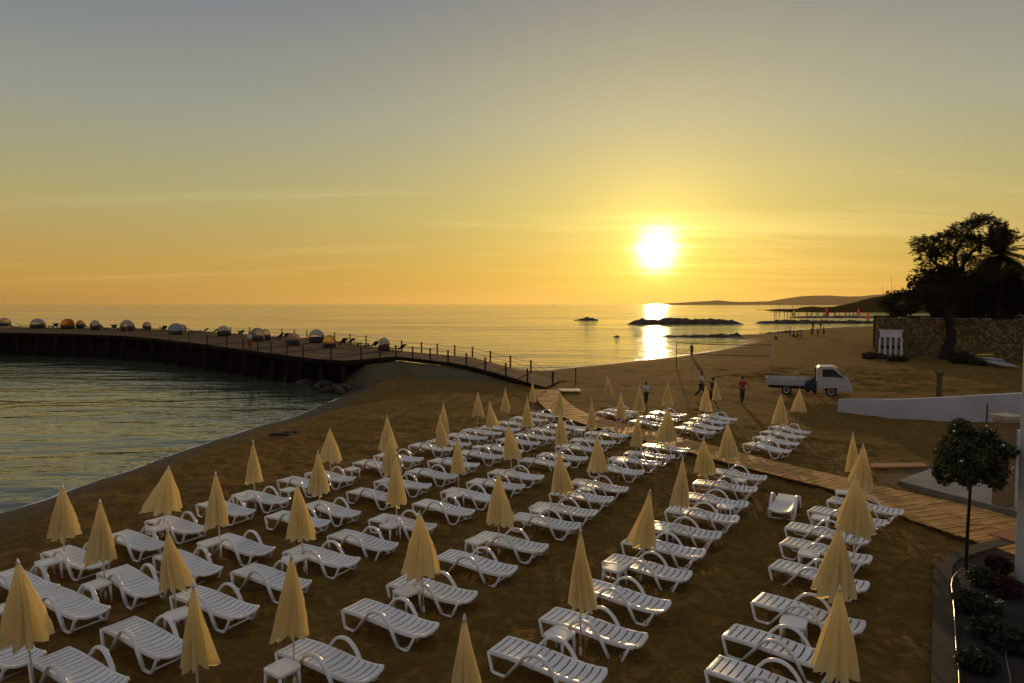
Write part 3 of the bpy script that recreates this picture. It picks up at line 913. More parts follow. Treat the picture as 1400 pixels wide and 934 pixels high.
# kerb around the garden bed
kc = [at(x, y, .14) for x, y in ((1420, 733), (1365, 741), (1330, 751), (1300, 760), (1289, 770), (1289, 800), (1290, 850), (1291, 934), (1292, 1100))]
kc = resample(kc, 50)
for _ in range(2): kc = [kc[0]] + [(kc[i - 1] + kc[i] * 2 + kc[i + 1]) / 4 for i in range(1, 49)] + [kc[-1]]
mb = MB(); rows = []
for i, p in enumerate(kc):
    t = (kc[min(i + 1, 49)] - kc[max(i - 1, 0)]).normalized(); nv = Vector((-t.y, t.x, 0)) * .17
    rows.append([mb.bm.verts.new(v) for v in (p + nv, p - nv, Vector((p.x, p.y, -.1)) - nv, Vector((p.x, p.y, -.1)) + nv)])
for r0, r1 in zip(rows, rows[1:]):
    for k in range(4): mb.bm.faces.new((r0[k], r0[(k + 1) % 4], r1[(k + 1) % 4], r1[k]))
tag(mb.build('kerb', M['kerb']), kind='structure')
# soil of the bed
sp = [Vector((p.x, p.y, .10)) for p in kc] + [Vector((15, kc[-1].y, .1)), Vector((16, kc[0].y, .1))]
bmS = bmesh.new(); fce = bmS.faces.new([bmS.verts.new(v) for v in sp]); bmesh.ops.triangulate(bmS, faces=[fce])
bmesh.ops.subdivide_edges(bmS, edges=bmS.edges, cuts=3, use_grid_fill=True)
for v in bmS.verts: v.co.z += .08 * mnoise.noise(v.co * 1.5)
meS = bpy.data.meshes.new('garden_bed'); bmesh.ops.recalc_face_normals(bmS, faces=bmS.faces); bmS.to_mesh(meS); bmS.free()
tag(obj('garden_soil', meS, M['soil']), kind='structure')
hp = [at(x, y, .17) for x, y in ((1320, 777), (1309, 782), (1303, 790), (1301, 800), (1303, 815), (1305, 835), (1306, 860), (1308, 890), (1311, 915), (1312, 940), (1314, 1000))]
tag(MB().tube(resample(hp, 60), .016, 8).build('garden_hose', M['hose'], None, True), 'thin shiny hose running along the inner side of the garden kerb', 'hose')
hp = [at(x, y, .19) for x, y in ((1372, 862), (1374, 880), (1376, 900), (1380, 920), (1383, 945))]
tag(MB().tube(resample(hp, 30), .012, 8).build('garden_hose', M['hose'], None, True), 'short thin hose lying deep in the dark garden bed', 'hose')


# ------------------------------------------------------------------ foliage helpers
def leaf_cloud(name, blobs, n, size, mat, seed, parent=None, flat=.0, long=1.6):
    """many small leaf faces spread through ellipsoids: blobs = [(centre, (rx, ry, rz), weight)]"""
    g = np.random.default_rng(seed)
    w = np.array([b[2] for b in blobs], float); w /= w.sum()
    cnt = g.multinomial(n, w)
    V = []
    for (c, r, _), k in zip(blobs, cnt):
        d = g.normal(size=(k, 3)); d /= np.linalg.norm(d, axis=1)[:, None] + 1e-9
        rad = g.random(k) ** .42
        rad *= 1 + .25 * np.sin(d[:, 0] * 5 + seed) * np.cos(d[:, 1] * 4 + d[:, 2] * 6)
        p = np.array(c)[None] + d * rad[:, None] * np.array(r)[None]
        a = g.normal(size=(k, 3)); a[:, 2] *= (1 - flat); a /= np.linalg.norm(a, axis=1)[:, None] + 1e-9
        b = np.cross(a, g.normal(size=(k, 3))); b[:, 2] *= (1 - flat); b /= np.linalg.norm(b, axis=1)[:, None] + 1e-9
        s = size * g.uniform(.6, 1.35, k)[:, None]
        V.append(np.stack([p - a * s * long / 2, p + b * s * .38, p + a * s * long / 2, p - b * s * .38], 1))
    V = np.concatenate(V).reshape(-1, 3)
    F = np.arange(len(V)).reshape(-1, 4)
    return obj(name, np_mesh(name, V, F, mat, False), None, parent)


def spray_crown(name, blobs, mat, seed, parent, ntwig, leaf=.17):
    """feathery foliage: thin twigs springing from each clump, set with small leaves on both sides"""
    g = np.random.default_rng(seed)
    w = np.array([b[2] for b in blobs], float) ** .8; w /= w.sum()
    cnt = g.multinomial(ntwig, w)
    V = []
    for (c, r, _), k in zip(blobs, cnt):
        c = np.array(c); r = np.array(r)
        for _i in range(k):
            d = g.normal(size=3); d[2] = d[2] * .6 + .25; d /= np.linalg.norm(d)
            p0 = c + d * r * g.uniform(.1, .75) + g.normal(size=3) * r * .12
            ln = g.uniform(.45, 1.0)
            dd = d + g.normal(size=3) * .45; dd /= np.linalg.norm(dd)
            n = 9
            sd = np.cross(dd, [0, 0, 1.0]); sd /= np.linalg.norm(sd) + 1e-6
            for q in range(n):
                t = (q + .5) / n
                p = p0 + dd * ln * t + np.array([0, 0, -.22 * ln * t * t])
                for s_ in (-1, 1):
                    L_ = leaf * g.uniform(.7, 1.3)
                    e = p + sd * s_ * L_ + dd * L_ * .55 + g.normal(size=3) * .04
                    wv = dd * L_ * .30 + np.array([0, 0, L_ * .12]) * g.normal()
                    V += [p - wv * .3, (p + e) / 2 - wv, e, (p + e) / 2 + wv]
    V = np.array(V); F = np.arange(len(V)).reshape(-1, 4)
    return obj(name, np_mesh(name, V, F, mat, False), None, parent)


def limbs(name, chains, mat, parent):
    mb = MB()
    for pts, r0, r1 in chains:
        P = resample([Vector(p) for p in pts], max(6, len(pts) * 3))
        n = len(P)
        P = [p + Vector((mnoise.noise(p * .9) * .25 * r0, mnoise.noise(p * .9 + Vector((9, 0, 0))) * .25 * r0, 0)) for p in P]
        mb.tube(P, [r0 + (r1 - r0) * i / (n - 1) for i in range(n)], 8)
    return mb.build(name, mat, parent, True)


# big spreading tree in front of the stone wall
TY = 74.0


def tp(u, v, dy=0.0):       # from the close-up of the tree: u, v in its own pixels
    return at_depth(1180 + u / 6.227, 280 + v / 6.227, TY + dy)


def build_big_tree():
    base = at(1289, 491, 0)
    root = thing('spreading_tree', 'big dark tree with layered umbrella-like crown rising in front of the stone wall', 'tree', (base.x, TY, 0))
    cl = [(480, 340, 62, 30), (560, 310, 60, 25), (640, 302, 50, 25), (720, 272, 60, 28), (760, 255, 40, 20), (820, 212, 60, 28), (900, 172, 60, 30), (960, 150, 60, 30), (1020, 130, 50, 25), (1100, 150, 60, 18),
          (1160, 168, 34, 10), (870, 280, 80, 35), (960, 290, 70, 32), (1000, 340, 60, 35), (760, 370, 70, 30), (660, 400, 70, 32), (560, 380, 60, 35), (500, 402, 40, 18), (620, 450, 60, 20),
          (700, 440, 50, 25), (860, 350, 60, 25), (860, 440, 60, 25), (900, 490, 70, 30), (540, 510, 50, 18), (500, 575, 48, 18), (560, 600, 60, 25), (1100, 280, 60, 25), (1160, 248, 50, 20),
          (1230, 290, 60, 22), (1275, 240, 36, 8), (1190, 300, 40, 20), (480, 462, 20, 8), (640, 600, 80, 45), (740, 560, 70, 40), (800, 600, 90, 50), (700, 680, 110, 60), (640, 720, 90, 60), (790, 730, 110, 70), (870, 670, 90, 60), (720, 830, 95, 60), (560, 680, 70, 45)]
    k = TY / FPX / 6.227
    blobs = []
    rnd = random.Random(5)
    for u, v, ru, rv in cl:
        c = tp(u, v, rnd.uniform(-3.2, 3.2)) - root.location
        blobs.append((tuple(c), (ru * k, ru * k * .95, rv * k * .85), ru * rv))
        for _ in range(5):
            a = rnd.uniform(0, 6.28)
            c2 = tp(u + ru * math.cos(a) * rnd.uniform(.7, 1.35), v + rv * math.sin(a) * rnd.uniform(.7, 1.4), rnd.uniform(-3, 3)) - root.location
            blobs.append((tuple(c2), (ru * k * .36, ru * k * .36, rv * k * .38), ru * rv * .15))
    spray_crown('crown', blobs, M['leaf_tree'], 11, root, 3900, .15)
    b = Vector((0, 0, -.3)); f = lambda u, v, dy=0: tp(u, v, dy) - root.location
    fork = f(760, 640)
    ch = [([b, b.lerp(fork, .3) + Vector((.5, 0, 0)), b.lerp(fork, .65) + Vector((-.1, 0, 0)), fork], .62, .34),
          ([fork, f(690, 540), f(610, 500), f(560, 430), f(510, 370)], .30, .06), ([f(610, 500), f(640, 420), f(650, 330)], .14, .05),
          ([fork, f(790, 520), f(780, 420), f(830, 330), f(880, 260), f(930, 190), f(1010, 140)], .32, .06), ([f(780, 420), f(730, 370), f(720, 300)], .14, .05),
          ([f(700, 540), f(770, 450)], .12, .07), ([fork, f(860, 500), f(940, 380), f(1050, 300), f(1180, 262)], .25, .05), ([f(1050, 300), f(1160, 310), f(1240, 290)], .1, .04),
          ([f(930, 190), f(1040, 165), f(1150, 165)], .09, .03), ([f(640, 520), f(560, 590), f(500, 575)], .12, .04), ([f(880, 260), f(960, 270)], .1, .04)]
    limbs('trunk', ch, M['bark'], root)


build_big_tree()


def build_palm():
    c = tp(1150, 500, 2)
    root = thing('palm_tree', 'feathery palm with arching fronds beside the spreading tree', 'palm tree', (c.x, c.y, 0))
    hc = Vector((0, 0, c.z + .9))
    rnd = random.Random(9); kk = c.y / FPX / 6.227
    ends = []
    for i in range(84):
        az = rnd.uniform(0, 2 * math.pi); el = rnd.uniform(-.45, 1.45)
        ends.append((az, el, rnd.uniform(260, 350) * kk))
    V = []; F = []
    for az, el, Lf in ends:
        d = Vector((math.cos(az) * math.cos(el), math.sin(az) * math.cos(el), math.sin(el)))
        droop = .55 * math.cos(el) + .1
        sp = []
        for k in range(15):
            t = k / 14
            sp.append(hc + d * Lf * t + Vector((0, 0, -droop * Lf * t * t * .75)))
        side = d.cross(Vector((0, 0, 1)));
        if side.length < .05: side = Vector((1, 0, 0))
        side.normalize()
        for k in range(2, 15):
            for q in (0, .5):
                p = sp[k - 1].lerp(sp[k], q)
                tdir = (sp[k] - sp[k - 1]).normalized()
                t = (k - 1 + q) / 14
                ll = Lf * .24 * (1 - .65 * abs(t - .45) * 1.6) * rnd.uniform(.8, 1.1)
                for s in (-1, 1):
                    e = p + side * s * ll * .8 + tdir * ll * .6 + Vector((0, 0, -ll * rnd.uniform(-.05, .30)))
                    wv = tdir * .07
                    i0 = len(V); V += [p - wv, p + wv, e + wv * .3, e - wv * .3]; F.append((i0, i0 + 1, i0 + 2, i0 + 3))
        for k in range(14):
            i0 = len(V); wv = side * .035 * (1 - k / 16)
            V += [sp[k] - wv, sp[k] + wv, sp[k + 1] + wv, sp[k + 1] - wv]; F.append((i0, i0 + 1, i0 + 2, i0 + 3))
    obj('crown', np_mesh('crown', [tuple(v) for v in V], F, M['leaf_palm'], False), None, root)
    limbs('trunk', [([(0, 0, 3.9), (.15, 0, 6), hc - Vector((0, 0, .2))], .34, .28)], M['bark'], root)


build_palm()
# dense bushes on the bank behind the wall
bush_specs = [('low sprawling bush with bare twigs at the seaward end of the bank', 1208, 1264, 397, 432, 82, 2600), ('thick dark bush under the seaward side of the spreading crown', 1246, 1312, 372, 438, 80, 9000),
              ('tall dense bush filling the gap under the spreading crown', 1288, 1352, 354, 438, 79, 11000), ('dark hanging thicket below the palm fronds', 1330, 1425, 362, 440, 77.5, 12000),
              ('large dark bush continuing past the palm along the wall', 1405, 1500, 366, 440, 76, 6000)]
for i, (lab, x0, x1, y0, y1, Y, n) in enumerate(bush_specs):
    c = at_depth((x0 + x1) / 2, (y0 + y1) / 2, Y); k = Y / FPX
    root = thing('bank_bush', lab, 'bush', (c.x, Y, 4.2), 0, 'bushes on the bank behind the stone wall')
    rx, rz = (x1 - x0) / 2 * k, (y1 - y0) / 2 * k
    rnd = random.Random(i + 40); blobs = []
    for _ in range(16):
        a = rnd.uniform(-1, 1); b = rnd.uniform(-1, 1) * math.sqrt(1 - .55 * a * a)
        blobs.append(((a * rx * .85, rnd.uniform(-1.5, 1.5), c.z - 4.2 + b * rz * .78), (rx * .36, 1.6, rz * .42), 1))
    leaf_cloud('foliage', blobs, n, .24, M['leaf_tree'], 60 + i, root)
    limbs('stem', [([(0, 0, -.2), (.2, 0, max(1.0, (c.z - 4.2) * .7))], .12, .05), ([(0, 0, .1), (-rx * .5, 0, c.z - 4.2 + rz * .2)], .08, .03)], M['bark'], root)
    if i == 0:
        tw = [([(-rx * .8, 0, .4), (-rx * .95, 0, 2.2), (-rx * 1.08, 0, 4.0)], .03, .012), ([(-rx * .62, 0, .4), (-rx * .6, 0, 3), (-rx * .62, .2, 5.2)], .03, .01), ([(-rx * .62, 0, 2.5), (-rx * .45, 0, 4.2)], .02, .01)]
        limbs('bare_twig', tw, M['bark'], root)

# ------------------------------------------------------------------ stone wall with its bank
a0 = at(1197, 488, 0); a1 = at(1420, 495, 0)
dv = (a1 - a0).normalized(); nv = Vector((-dv.y, dv.x, 0))
wl = (a1 - a0).length + 25
ang = math.atan2(dv.y, dv.x)
mb = MB()
nx = 90
topz = [4.35 + .12 * math.sin(i * .9) * mnoise.noise(Vector((i * .3, 0, 0))) for i in range(nx + 1)]
for i in range(nx):
    x0, x1 = wl * i / nx, wl * (i + 1) / nx
    for j in range(10):
        z0, z1 = -.4 + (topz[i] + .4) * j / 10, -.4 + (topz[i] + .4) * (j + 1) / 10
rowsv = []
for i in range(nx + 1):
    colv = []
    for j in range(13):
        z = -.4 + (topz[i] + .4) * j / 12
        off = fbm(np.array([i * .37]), np.array([j * .61]), 3)[0] * .35
        colv.append(mb.bm.verts.new(a0 + dv * (wl * i / nx) + nv * off + Vector((0, 0, z))))
    t = a0 + dv * (wl * i / nx) + nv * 1.0 + Vector((0, 0, topz[i]))
    colv.append(mb.bm.verts.new(t)); colv.append(mb.bm.verts.new(Vector((t.x, t.y, -.4))))
    rowsv.append(colv)
for r0, r1 in zip(rowsv, rowsv[1:]):
    for k in range(14): mb.bm.faces.new((r0[k], r1[k], r1[k + 1], r0[k + 1]))
mb.bm.faces.new(rowsv[0]); mb.bm.faces.new(rowsv[-1][::-1])
wall_root = tag(mb.build('stone_wall', M['stone']), 'tall rough brown rubble stone wall at the back of the beach', 'wall')
# bank behind
pb = [a0 + nv * .9, a0 + dv * wl + nv * .9, a0 + dv * wl + nv * 40, a0 + nv * 30]
tag(MB().prism([(p.x, p.y) for p in pb], (0, 0, 4.65), (0, 0, -.4), (1, 0, 0), (0, 1, 0)).build('bank', M['coast']), kind='structure')
# coping stones, grey ledge along part of the wall
mb = MB()
for i in range(26):
    s = 1.5 + i * 1.1
    if random.random() < .25: continue
    c = a0 + dv * s + nv * .35
    mb.box((c.x, c.y, 4.42 + random.uniform(-.03, .03)), (random.uniform(.7, 1.05), .9, .14), ang + random.uniform(-.03, .03), .02)
mb.build('coping', M['paving'], wall_root)

# white arched screen at the wall's end
def build_arches():
    A = at(1197.5, 489, 0); B = at(1229.5, 490.5, 0)
    d = (B - A); Wd = d.length; rz = math.atan2(d.y, d.x)
    root = thing('arched_screen', 'white screen of four round arches standing at the end of the stone wall', 'screen', (A.x, A.y - .55, 0), rz)
    n = 4; H = 3.05; pier = .17; bay = (Wd - pier) / n
    mb = MB()
    for i in range(n + 1):
        x = i * bay
        mb.box((x + pier / 2, 0, 1.1), (pier, .22, 2.24))
    for i in range(n):
        cx = i * bay + pier / 2 + bay / 2; r = (bay - pier) / 2 + .001
        poly = [(cx - bay / 2, 2.2)] + [(cx - r * math.cos(math.pi * k / 12), 2.2 + r * .95 * math.sin(math.pi * k / 12)) for k in range(13)] + [(cx + bay / 2, 2.2), (cx + bay / 2, H), (cx - bay / 2, H)]
        mb.prism(poly, (0, .22, 0), (0, -.11, 0))
    mb.box((Wd / 2, 0, H + .05), (Wd + .1, .3, .12))
    mb.build('arch_frame', M['white_frame'], root)
    MB().box((Wd / 2, .2, 1.4), (Wd - .05, .08, 2.8)).build('back_panel', M['grey_infill'], root)
    MB().box((Wd / 2, .13, 1.25), (Wd - .06, .05, .32)).build('dark_rail', M['dark'], root)


build_arches()
o = obj('debris_heap', rock_mesh('debris_heap', 77, (1.4, .8, .55), 'seaweed'), None); o.location = at(1196, 488, .15); tag(o, 'dark heap of debris at the foot of the white arches', 'debris')
# grass tufts and scrub at the wall's foot
def tuft(label, px, py, w, h, n, seed, mat='leaf_bed', z=0.0):
    p = at(px, py, z)
    k = p.y / FPX
    root = thing('scrub_tuft', label, 'plant', p, 0)
    leaf_cloud('foliage', [((0, 0, h * k * .45), (w * k / 2, w * k / 3, h * k * .5), 1), ((w * k * .25, 0, h * k * .3), (w * k / 4, w * k / 4, h * k * .4), .5)], n, .16, M[mat], seed, root, long=3)
    limbs('stem', [([(0, 0, -.05), (.05, 0, h * k * .6)], .03, .015)], M['bark'], root)


tuft('low grassy tuft just in front of the white arches', 1226, 494, 30, 9, 700, 3)
tuft('ragged shrub at the foot of the wall by the tree trunk', 1312, 497, 34, 18, 900, 4)
tuft('thin scrub between the trunk and the pale hulls', 1335, 500, 24, 10, 500, 5)

# kayaks / boards in a pile
def hull(name, label, px0, py0, px1, py1, z, w, mat, group='hulls piled by the wall'):
    a = at(px0, py0, z); b = at(px1, py1, z)
    mb = MB(); n = 14; d = b - a
    P = [a.lerp(b, i / n) for i in range(n + 1)]
    mb.tube(P, [max(.03, w * math.sin(math.pi * (i + .35) / (n + .7)) ** .6) for i in range(n + 1)], 10, 1.0)
    me = mb.mesh(name, True)
    zc = sum(v.co.z for v in me.vertices) / len(me.vertices)
    for v in me.vertices: v.co.z = zc + (v.co.z - zc) * .42
    o = obj(name, me, M[mat]); tag(o, label, 'kayak', group)


hull('kayak', 'bright yellow kayak on top of the pile by the stone wall', 1333, 485.5, 1360, 485, .75, .34, 'kayak_yellow')
hull('kayak', 'pale kayak lying nearest the stone wall in the pile', 1337, 488, 1374, 493, .5, .30, 'kayak_white')
hull('kayak', 'pale kayak in the middle of the pile below the yellow one', 1338, 491, 1378, 501, .38, .26, 'kayak_white')
hull('kayak', 'pale kayak lying outermost on the sand, away from the wall', 1352, 492, 1392, 502, .38, .30, 'kayak_white')

# ------------------------------------------------------------------ white ramp wall and things near it
wpts = [(1145, 562, .66), (1170, 565.5, .80), (1225, 571.5, .98), (1290, 576, 1.22), (1345, 577.5, 1.38), (1400, 579, 1.53), (1500, 582, 1.75)]
mb = MB(); rows = []
WP = [at(x, y, 0) for x, y, h in wpts]
for i, (p, (x, y, h)) in enumerate(zip(WP, wpts)):
    t = (WP[min(i + 1, len(WP) - 1)] - WP[max(i - 1, 0)]).normalized(); o = Vector((-t.y, t.x, 0)) * .28
    rows.append([mb.bm.verts.new(v) for v in (p + Vector((0, 0, -.3)), p + Vector((0, 0, h)), p + o + Vector((0, 0, h)), p + o + Vector((0, 0, -.3)))])
for r0, r1 in zip(rows, rows[1:]):
    for k in range(4): mb.bm.faces.new((r0[k], r1[k], r1[(k + 1) % 4], r0[(k + 1) % 4]))
mb.bm.faces.new(rows[0]); mb.bm.faces.new(rows[-1][::-1])
tag(mb.build('ramp_wall', M['white_wall']), 'long low white wall rising gently away from the parked truck', 'wall')
p = at(1283.5, 548, 0)
p = at_depth(1283.5, 542, 37.5)
tag(MB().box((p.x, p.y, 1.0), (.20, .20, 2.3), .2, .02).box((p.x, p.y, 2.2), (.34, .30, .12), .2, .02).build('wooden_post', M['brown_wood']), 'short brown timber post standing just behind the white wall', 'post')
p = at(1346, 580, 0)
tag(MB().tube([(p.x, p.y - .15, -.1), (p.x, p.y - .15, 1.05)], .035, 8).build('metal_post', M['post']), 'thin grey post in front of the white wall above the round-crowned tree', 'post')

# gate pillar with cap
p = at(1371, 690, .22)
root = thing('gate_pillar', 'square ochre pillar with a pale flat cap rising behind the round-crowned tree', 'pillar', p, .25)
MB().box((0, 0, 1.25), (.38, .38, 2.5), 0, .01).build('shaft', M['pillar'], root)
MB().box((0, 0, 2.56), (.62, .62, .11), 0, .015).box((0, 0, 2.46), (.48, .48, .09), 0, .01).build('cap', M['pillar_cap'], root)
# white parapet behind the pillar
A = at(1386, 617, .22)
tag(MB().box((A.x + .8, A.y, .55), (2.0, .3, 1.0), -.1, .02).build('parapet', M['white_wall']), 'short white parapet seen between the ochre pillar and the building corner', 'parapet')
# building corner at the right edge
A = at(1386.5, 792, .1)
root = thing('building_corner', 'white rendered building corner rising at the frame edge beside the garden bed', 'building', A, R(-6))
MB().box((.95, -.3, 3.4), (1.9, .62, 7.0), 0, .015).build('wall', M['white_wall'], root)
MB().box((.95, -.3, -.02), (1.96, .70, .12), 0, .01).build('plinth', M['kerb'], root)

# round-crowned small tree
def build_round_tree():
    b = at(1320, 779, .1)
    root = thing('round_tree', 'small tree with a clipped round crown on a thin bare trunk in the garden bed', 'tree', b)
    Y = b.y
    c = at_depth(1329, 625, Y) - b
    k = Y / FPX
    blobs = [((c.x, 0, c.z), (36 * k, 36 * k, 36 * k), 3.2)]
    rnd = random.Random(3)
    for _ in range(34):
        d = Vector((rnd.gauss(0, 1), rnd.gauss(0, 1), rnd.gauss(0, .9))).normalized() * rnd.uniform(.75, 1.3)
        blobs.append(((c.x + d.x * 37 * k, d.y * 37 * k, c.z + d.z * 36 * k), (13 * k, 13 * k, 11 * k), .36))
    leaf_cloud('crown', blobs, 9500, .062, M['leaf_small'], 21, root, long=2.1)
    t = at_depth(1327, 655, Y) - b
    ch = [([(0, 0, -.1), (t.x * .5, 0, t.z * .5), (t.x, 0, t.z)], .042, .028)]
    for i in range(9):
        a = i * .7; ch.append(([(t.x, 0, t.z - .1), (t.x + math.cos(a) * .25, math.sin(a) * .25, t.z + .25), (t.x + math.cos(a) * .5, math.sin(a) * .5, t.z + .45 + .1 * (i % 3))], .022, .006))
    limbs('trunk', ch, M['bark'], root)
    g = random.Random(8)
    mb = MB()
    for _ in range(9):
        d = Vector((g.gauss(.4, 1), -abs(g.gauss(.6, .5)), g.gauss(.3, .8))).normalized() * 46 * k
        mb.tube([(c.x + d.x, d.y, c.z + d.z), (c.x + d.x + .03, d.y, c.z + d.z + .03)], .024, 6)
    mb.build('blossom', M['flower_white'], root)


build_round_tree()
# garden plants
bed = [(1345, 800, 40, 26, 'leaf_bed', 'dark leafy shrub close behind the trunk of the round-crowned tree'), (1330, 835, 46, 30, 'leaf_bed', 'dark leafy shrub inside the bend of the garden hose'),
       (1365, 785, 34, 30, 'flower_red', 'dull red-leaved plant near the foot of the building corner'), (1378, 815, 36, 30, 'flower_red', 'dull red-leaved plant deepest in the garden bed'),
       (1352, 870, 50, 30, 'leaf_bed', 'dark leafy shrub in the middle of the garden bed'), (1335, 915, 52, 34, 'leaf_bed', 'dark leafy shrub nearest the camera by the hose'),
       (1385, 890, 50, 34, 'leaf_bed', 'dark leafy shrub beyond the short hose'), (1357, 838, 26, 20, 'leaf_small', 'small spiky plant with a few pale flowers')]
for i, (x, y, w, h, m_, lab) in enumerate(bed):
    p = at(x, y, .1); k = p.y / FPX
    root = thing('garden_plant', lab, 'plant', p, 0, 'plants in the garden bed')
    leaf_cloud('foliage', [((0, 0, h * k * .4), (w * k / 2, w * k / 2, h * k * .45), 1)], 1300, .055, M[m_], 70 + i, root, long=2.2)
    limbs('stem', [([(0, 0, -.03), (.01, 0, h * k * .5)], .012, .006), ([(.0, 0, 0), (w * k * .2, .05, h * k * .5)], .01, .005)], M['bark'], root)
    if i == 7:
        mb = MB(); g = random.Random(2)
        for _ in range(9): mb.tube([(g.uniform(-.2, .2), g.uniform(-.2, .1), h * k * g.uniform(.6, 1.0))] * 1 + [(g.uniform(-.2, .2), g.uniform(-.2, .1), h * k * g.uniform(.6, 1.0))], .007, 4)
        mb.build('blossom', M['flower_white'], root)


# ------------------------------------------------------------------ sun loungers
def bed_z(x):
    """height of the lounger's lying surface along its length (x from -0.95 to 0.95)"""
    xs = [-.97, -.90, -.6, -.2, .05, .3, .55, .75, .90, .97]
    zs = [.325, .345, .356, .354, .340, .322, .318, .328, .350, .356]
    return float(np.interp(x, xs, zs))


def lounger_section(x0, x1, nsl):
    """moulded sheet with cross slots; dished across its width towards the curved end"""
    bm = bmesh.new()
    ys = [-.30, -.285, -.25, -.21, -.12, 0, .12, .21, .25, .285, .30]
    edges = []
    pitch = (x1 - x0 - .10) / nsl; gap = .030
    xs = [x0, x0 + .02]
    kinds = []
    x = x0 + .05
    cuts = []
    for i in range(nsl):
        c = x0 + .05 + pitch * (i + .5)
        cuts.append((c - gap / 2, c + gap / 2))
    lin = [x0, x0 + .015]
    slotcell = set()
    for a, b in cuts:
        mid = (lin[-1] + a) / 2
        lin.append(mid); lin.append(a); slotcell.add(len(lin) - 1); lin.append(b)
    lin += [(lin[-1] + x1) / 2, x1 - .015, x1]
    G = []
    for i, xx in enumerate(lin):
        row = []
        for y in ys:
            ay = abs(y)
            dish = -.044 * (1 - (ay / .25) ** 2) if ay < .25 else 0
            f = max(0, min(1, (xx + .15) / .6)) * .9 + .15
            lip = -.028 if ay > .29 else (.006 if ay > .24 else 0)
            endl = -.02 if (i == 0 or i == len(lin) - 1) else 0
            # rounded corners of the two free ends
            sh = 0
            if ay > .2:
                if abs(lin[0] + .95) < .03 and i <= 1: sh = (ay - .2) ** 2 * 3.2
                if abs(lin[-1] - .95) < .03 and i >= len(lin) - 2: sh = -(ay - .2) ** 2 * 5.0
            row.append(bm.verts.new((xx + sh, y, bed_z(xx) + dish * f + lip + endl)))
        G.append(row)
    for i in range(len(lin) - 1):
        for j in range(len(ys) - 1):
            if i in slotcell and 2 <= j <= 7: continue
            bm.faces.new((G[i][j], G[i][j + 1], G[i + 1][j + 1], G[i + 1][j]))
    top = bm.faces[:]
    low = {v: bm.verts.new(v.co - Vector((0, 0, .024))) for v in bm.verts[:]}
    bnd = [e for e in bm.edges if len(e.link_faces) == 1]
    for f in top: bm.faces.new([low[v] for v in reversed(f.verts)])
    for e in bnd:
        a, b = e.verts
        bm.faces.new((a, b, low[b], low[a]))
    bmesh.ops.recalc_face_normals(bm, faces=bm.faces)
    return bm


def bm_mesh(bm, name, smooth=False):
    me = bpy.data.meshes.new(name); bm.to_mesh(me); bm.free()
    if smooth: me.polygons.foreach_set('use_smooth', [True] * len(me.polygons))
    return me


def spline(pts, n=28):
    P = [Vector(p) for p in pts]
    P = [P[0] * 2 - P[1]] + P + [P[-1] * 2 - P[-2]]
    out = []
    seg = len(P) - 3
    for i in range(seg):
        for k in range(n // seg + 1):
            t = k / (n // seg + 1)
            a, b, c, d = P[i:i + 4]
            out.append(.5 * ((2 * b) + (-a + c) * t + (2 * a - 5 * b + 4 * c - d) * t * t + (-a + 3 * b - 3 * c + d) * t ** 3))
    out.append(P[-2])
    return out


def rounded(pts, r, k=5):
    P = [Vector(p) for p in pts]; out = [P[0]]
    for a, b, c in zip(P, P[1:], P[2:]):
        d1 = min(r, (a - b).length * .45); d2 = min(r, (c - b).length * .45)
        p = b + (a - b).normalized() * d1; q = b + (c - b).normalized() * d2
        for i in range(k + 1):
            t = i / k; out.append(p * (1 - t) ** 2 + b * 2 * t * (1 - t) + q * t * t)
    out.append(P[-1]); return out


def make_lounger():
    root = thing('sun_lounger', 'white slatted sun lounger', 'sun lounger', (0, 0, 0))
    obj('backrest', bm_mesh(lounger_section(-.95, -.10, 6), 'backrest'), M['plastic'], root)
    obj('seat', bm_mesh(lounger_section(-.085, .95, 7), 'seat'), M['plastic'], root)
    for s in (-1, 1):
        y0, y1 = s * .285, s * .33
        arch = rounded([(-.56, s * .312, .03), (-.30, y1, .36), (-.17, y1, .51), (.0, y1, .555), (.14, y1, .525), (.27, y1, .41), (.36, y1, .26), (.47, s * .312, .03)], .09)
        MB().tube(arch, .028, 8, 1.55).build('armrest', M['plastic'], root, True)
        MB().tube(rounded([(-.92, y0, .33), (-.83, s * .305, .022), (-.60, s * .312, .022), (-.55, s * .312, .045)], .05), .024, 8, 1.3).build('leg', M['plastic'], root, True)
        MB().tube(rounded([(.46, s * .312, .045), (.49, s * .31, .022), (.69, s * .305, .022), (.84, y0, .33)], .05), .024, 8, 1.3).build('leg', M['plastic'], root, True)
    MB().tube([(.60, -.31, .022), (.60, .31, .022)], .018, 6).build('cross_bar', M['plastic'], root)
    return root


def make_table():
    root = thing('side_table', 'white plastic side table', 'side table', (0, 0, 0))
    mb = MB()
    n = 32; half = .215
    prof = []
    for k in range(n):
        a = 2 * math.pi * (k + .5) / n
        c, s_ = math.cos(a), math.sin(a); e = .32
        prof.append((half * math.copysign(abs(c) ** e, c), half * math.copysign(abs(s_) ** e, s_)))
    rings = []
    for sc_, z in ((1.0, .37), (1.015, .405), (.985, .42), (.90, .422), (.87, .416)):
        rings.append([mb.bm.verts.new((x * sc_, y * sc_, z)) for x, y in prof])
    for r0, r1 in zip(rings, rings[1:]):
        for k in range(n): mb.bm.faces.new((r0[k], r0[(k + 1) % n], r1[(k + 1) % n], r1[k]))
    mb.bm.faces.new(rings[-1]); mb.bm.faces.new(rings[0][::-1])
    mb.build('table_top', M['plastic_table'], root)
    for sx in (-1, 1):
        for sy in (-1, 1):
            MB().tube([(sx * .165, sy * .165, .385), (sx * .19, sy * .19, 0)], [.030, .02], 8).build('leg', M['plastic_table'], root, True)
    return root


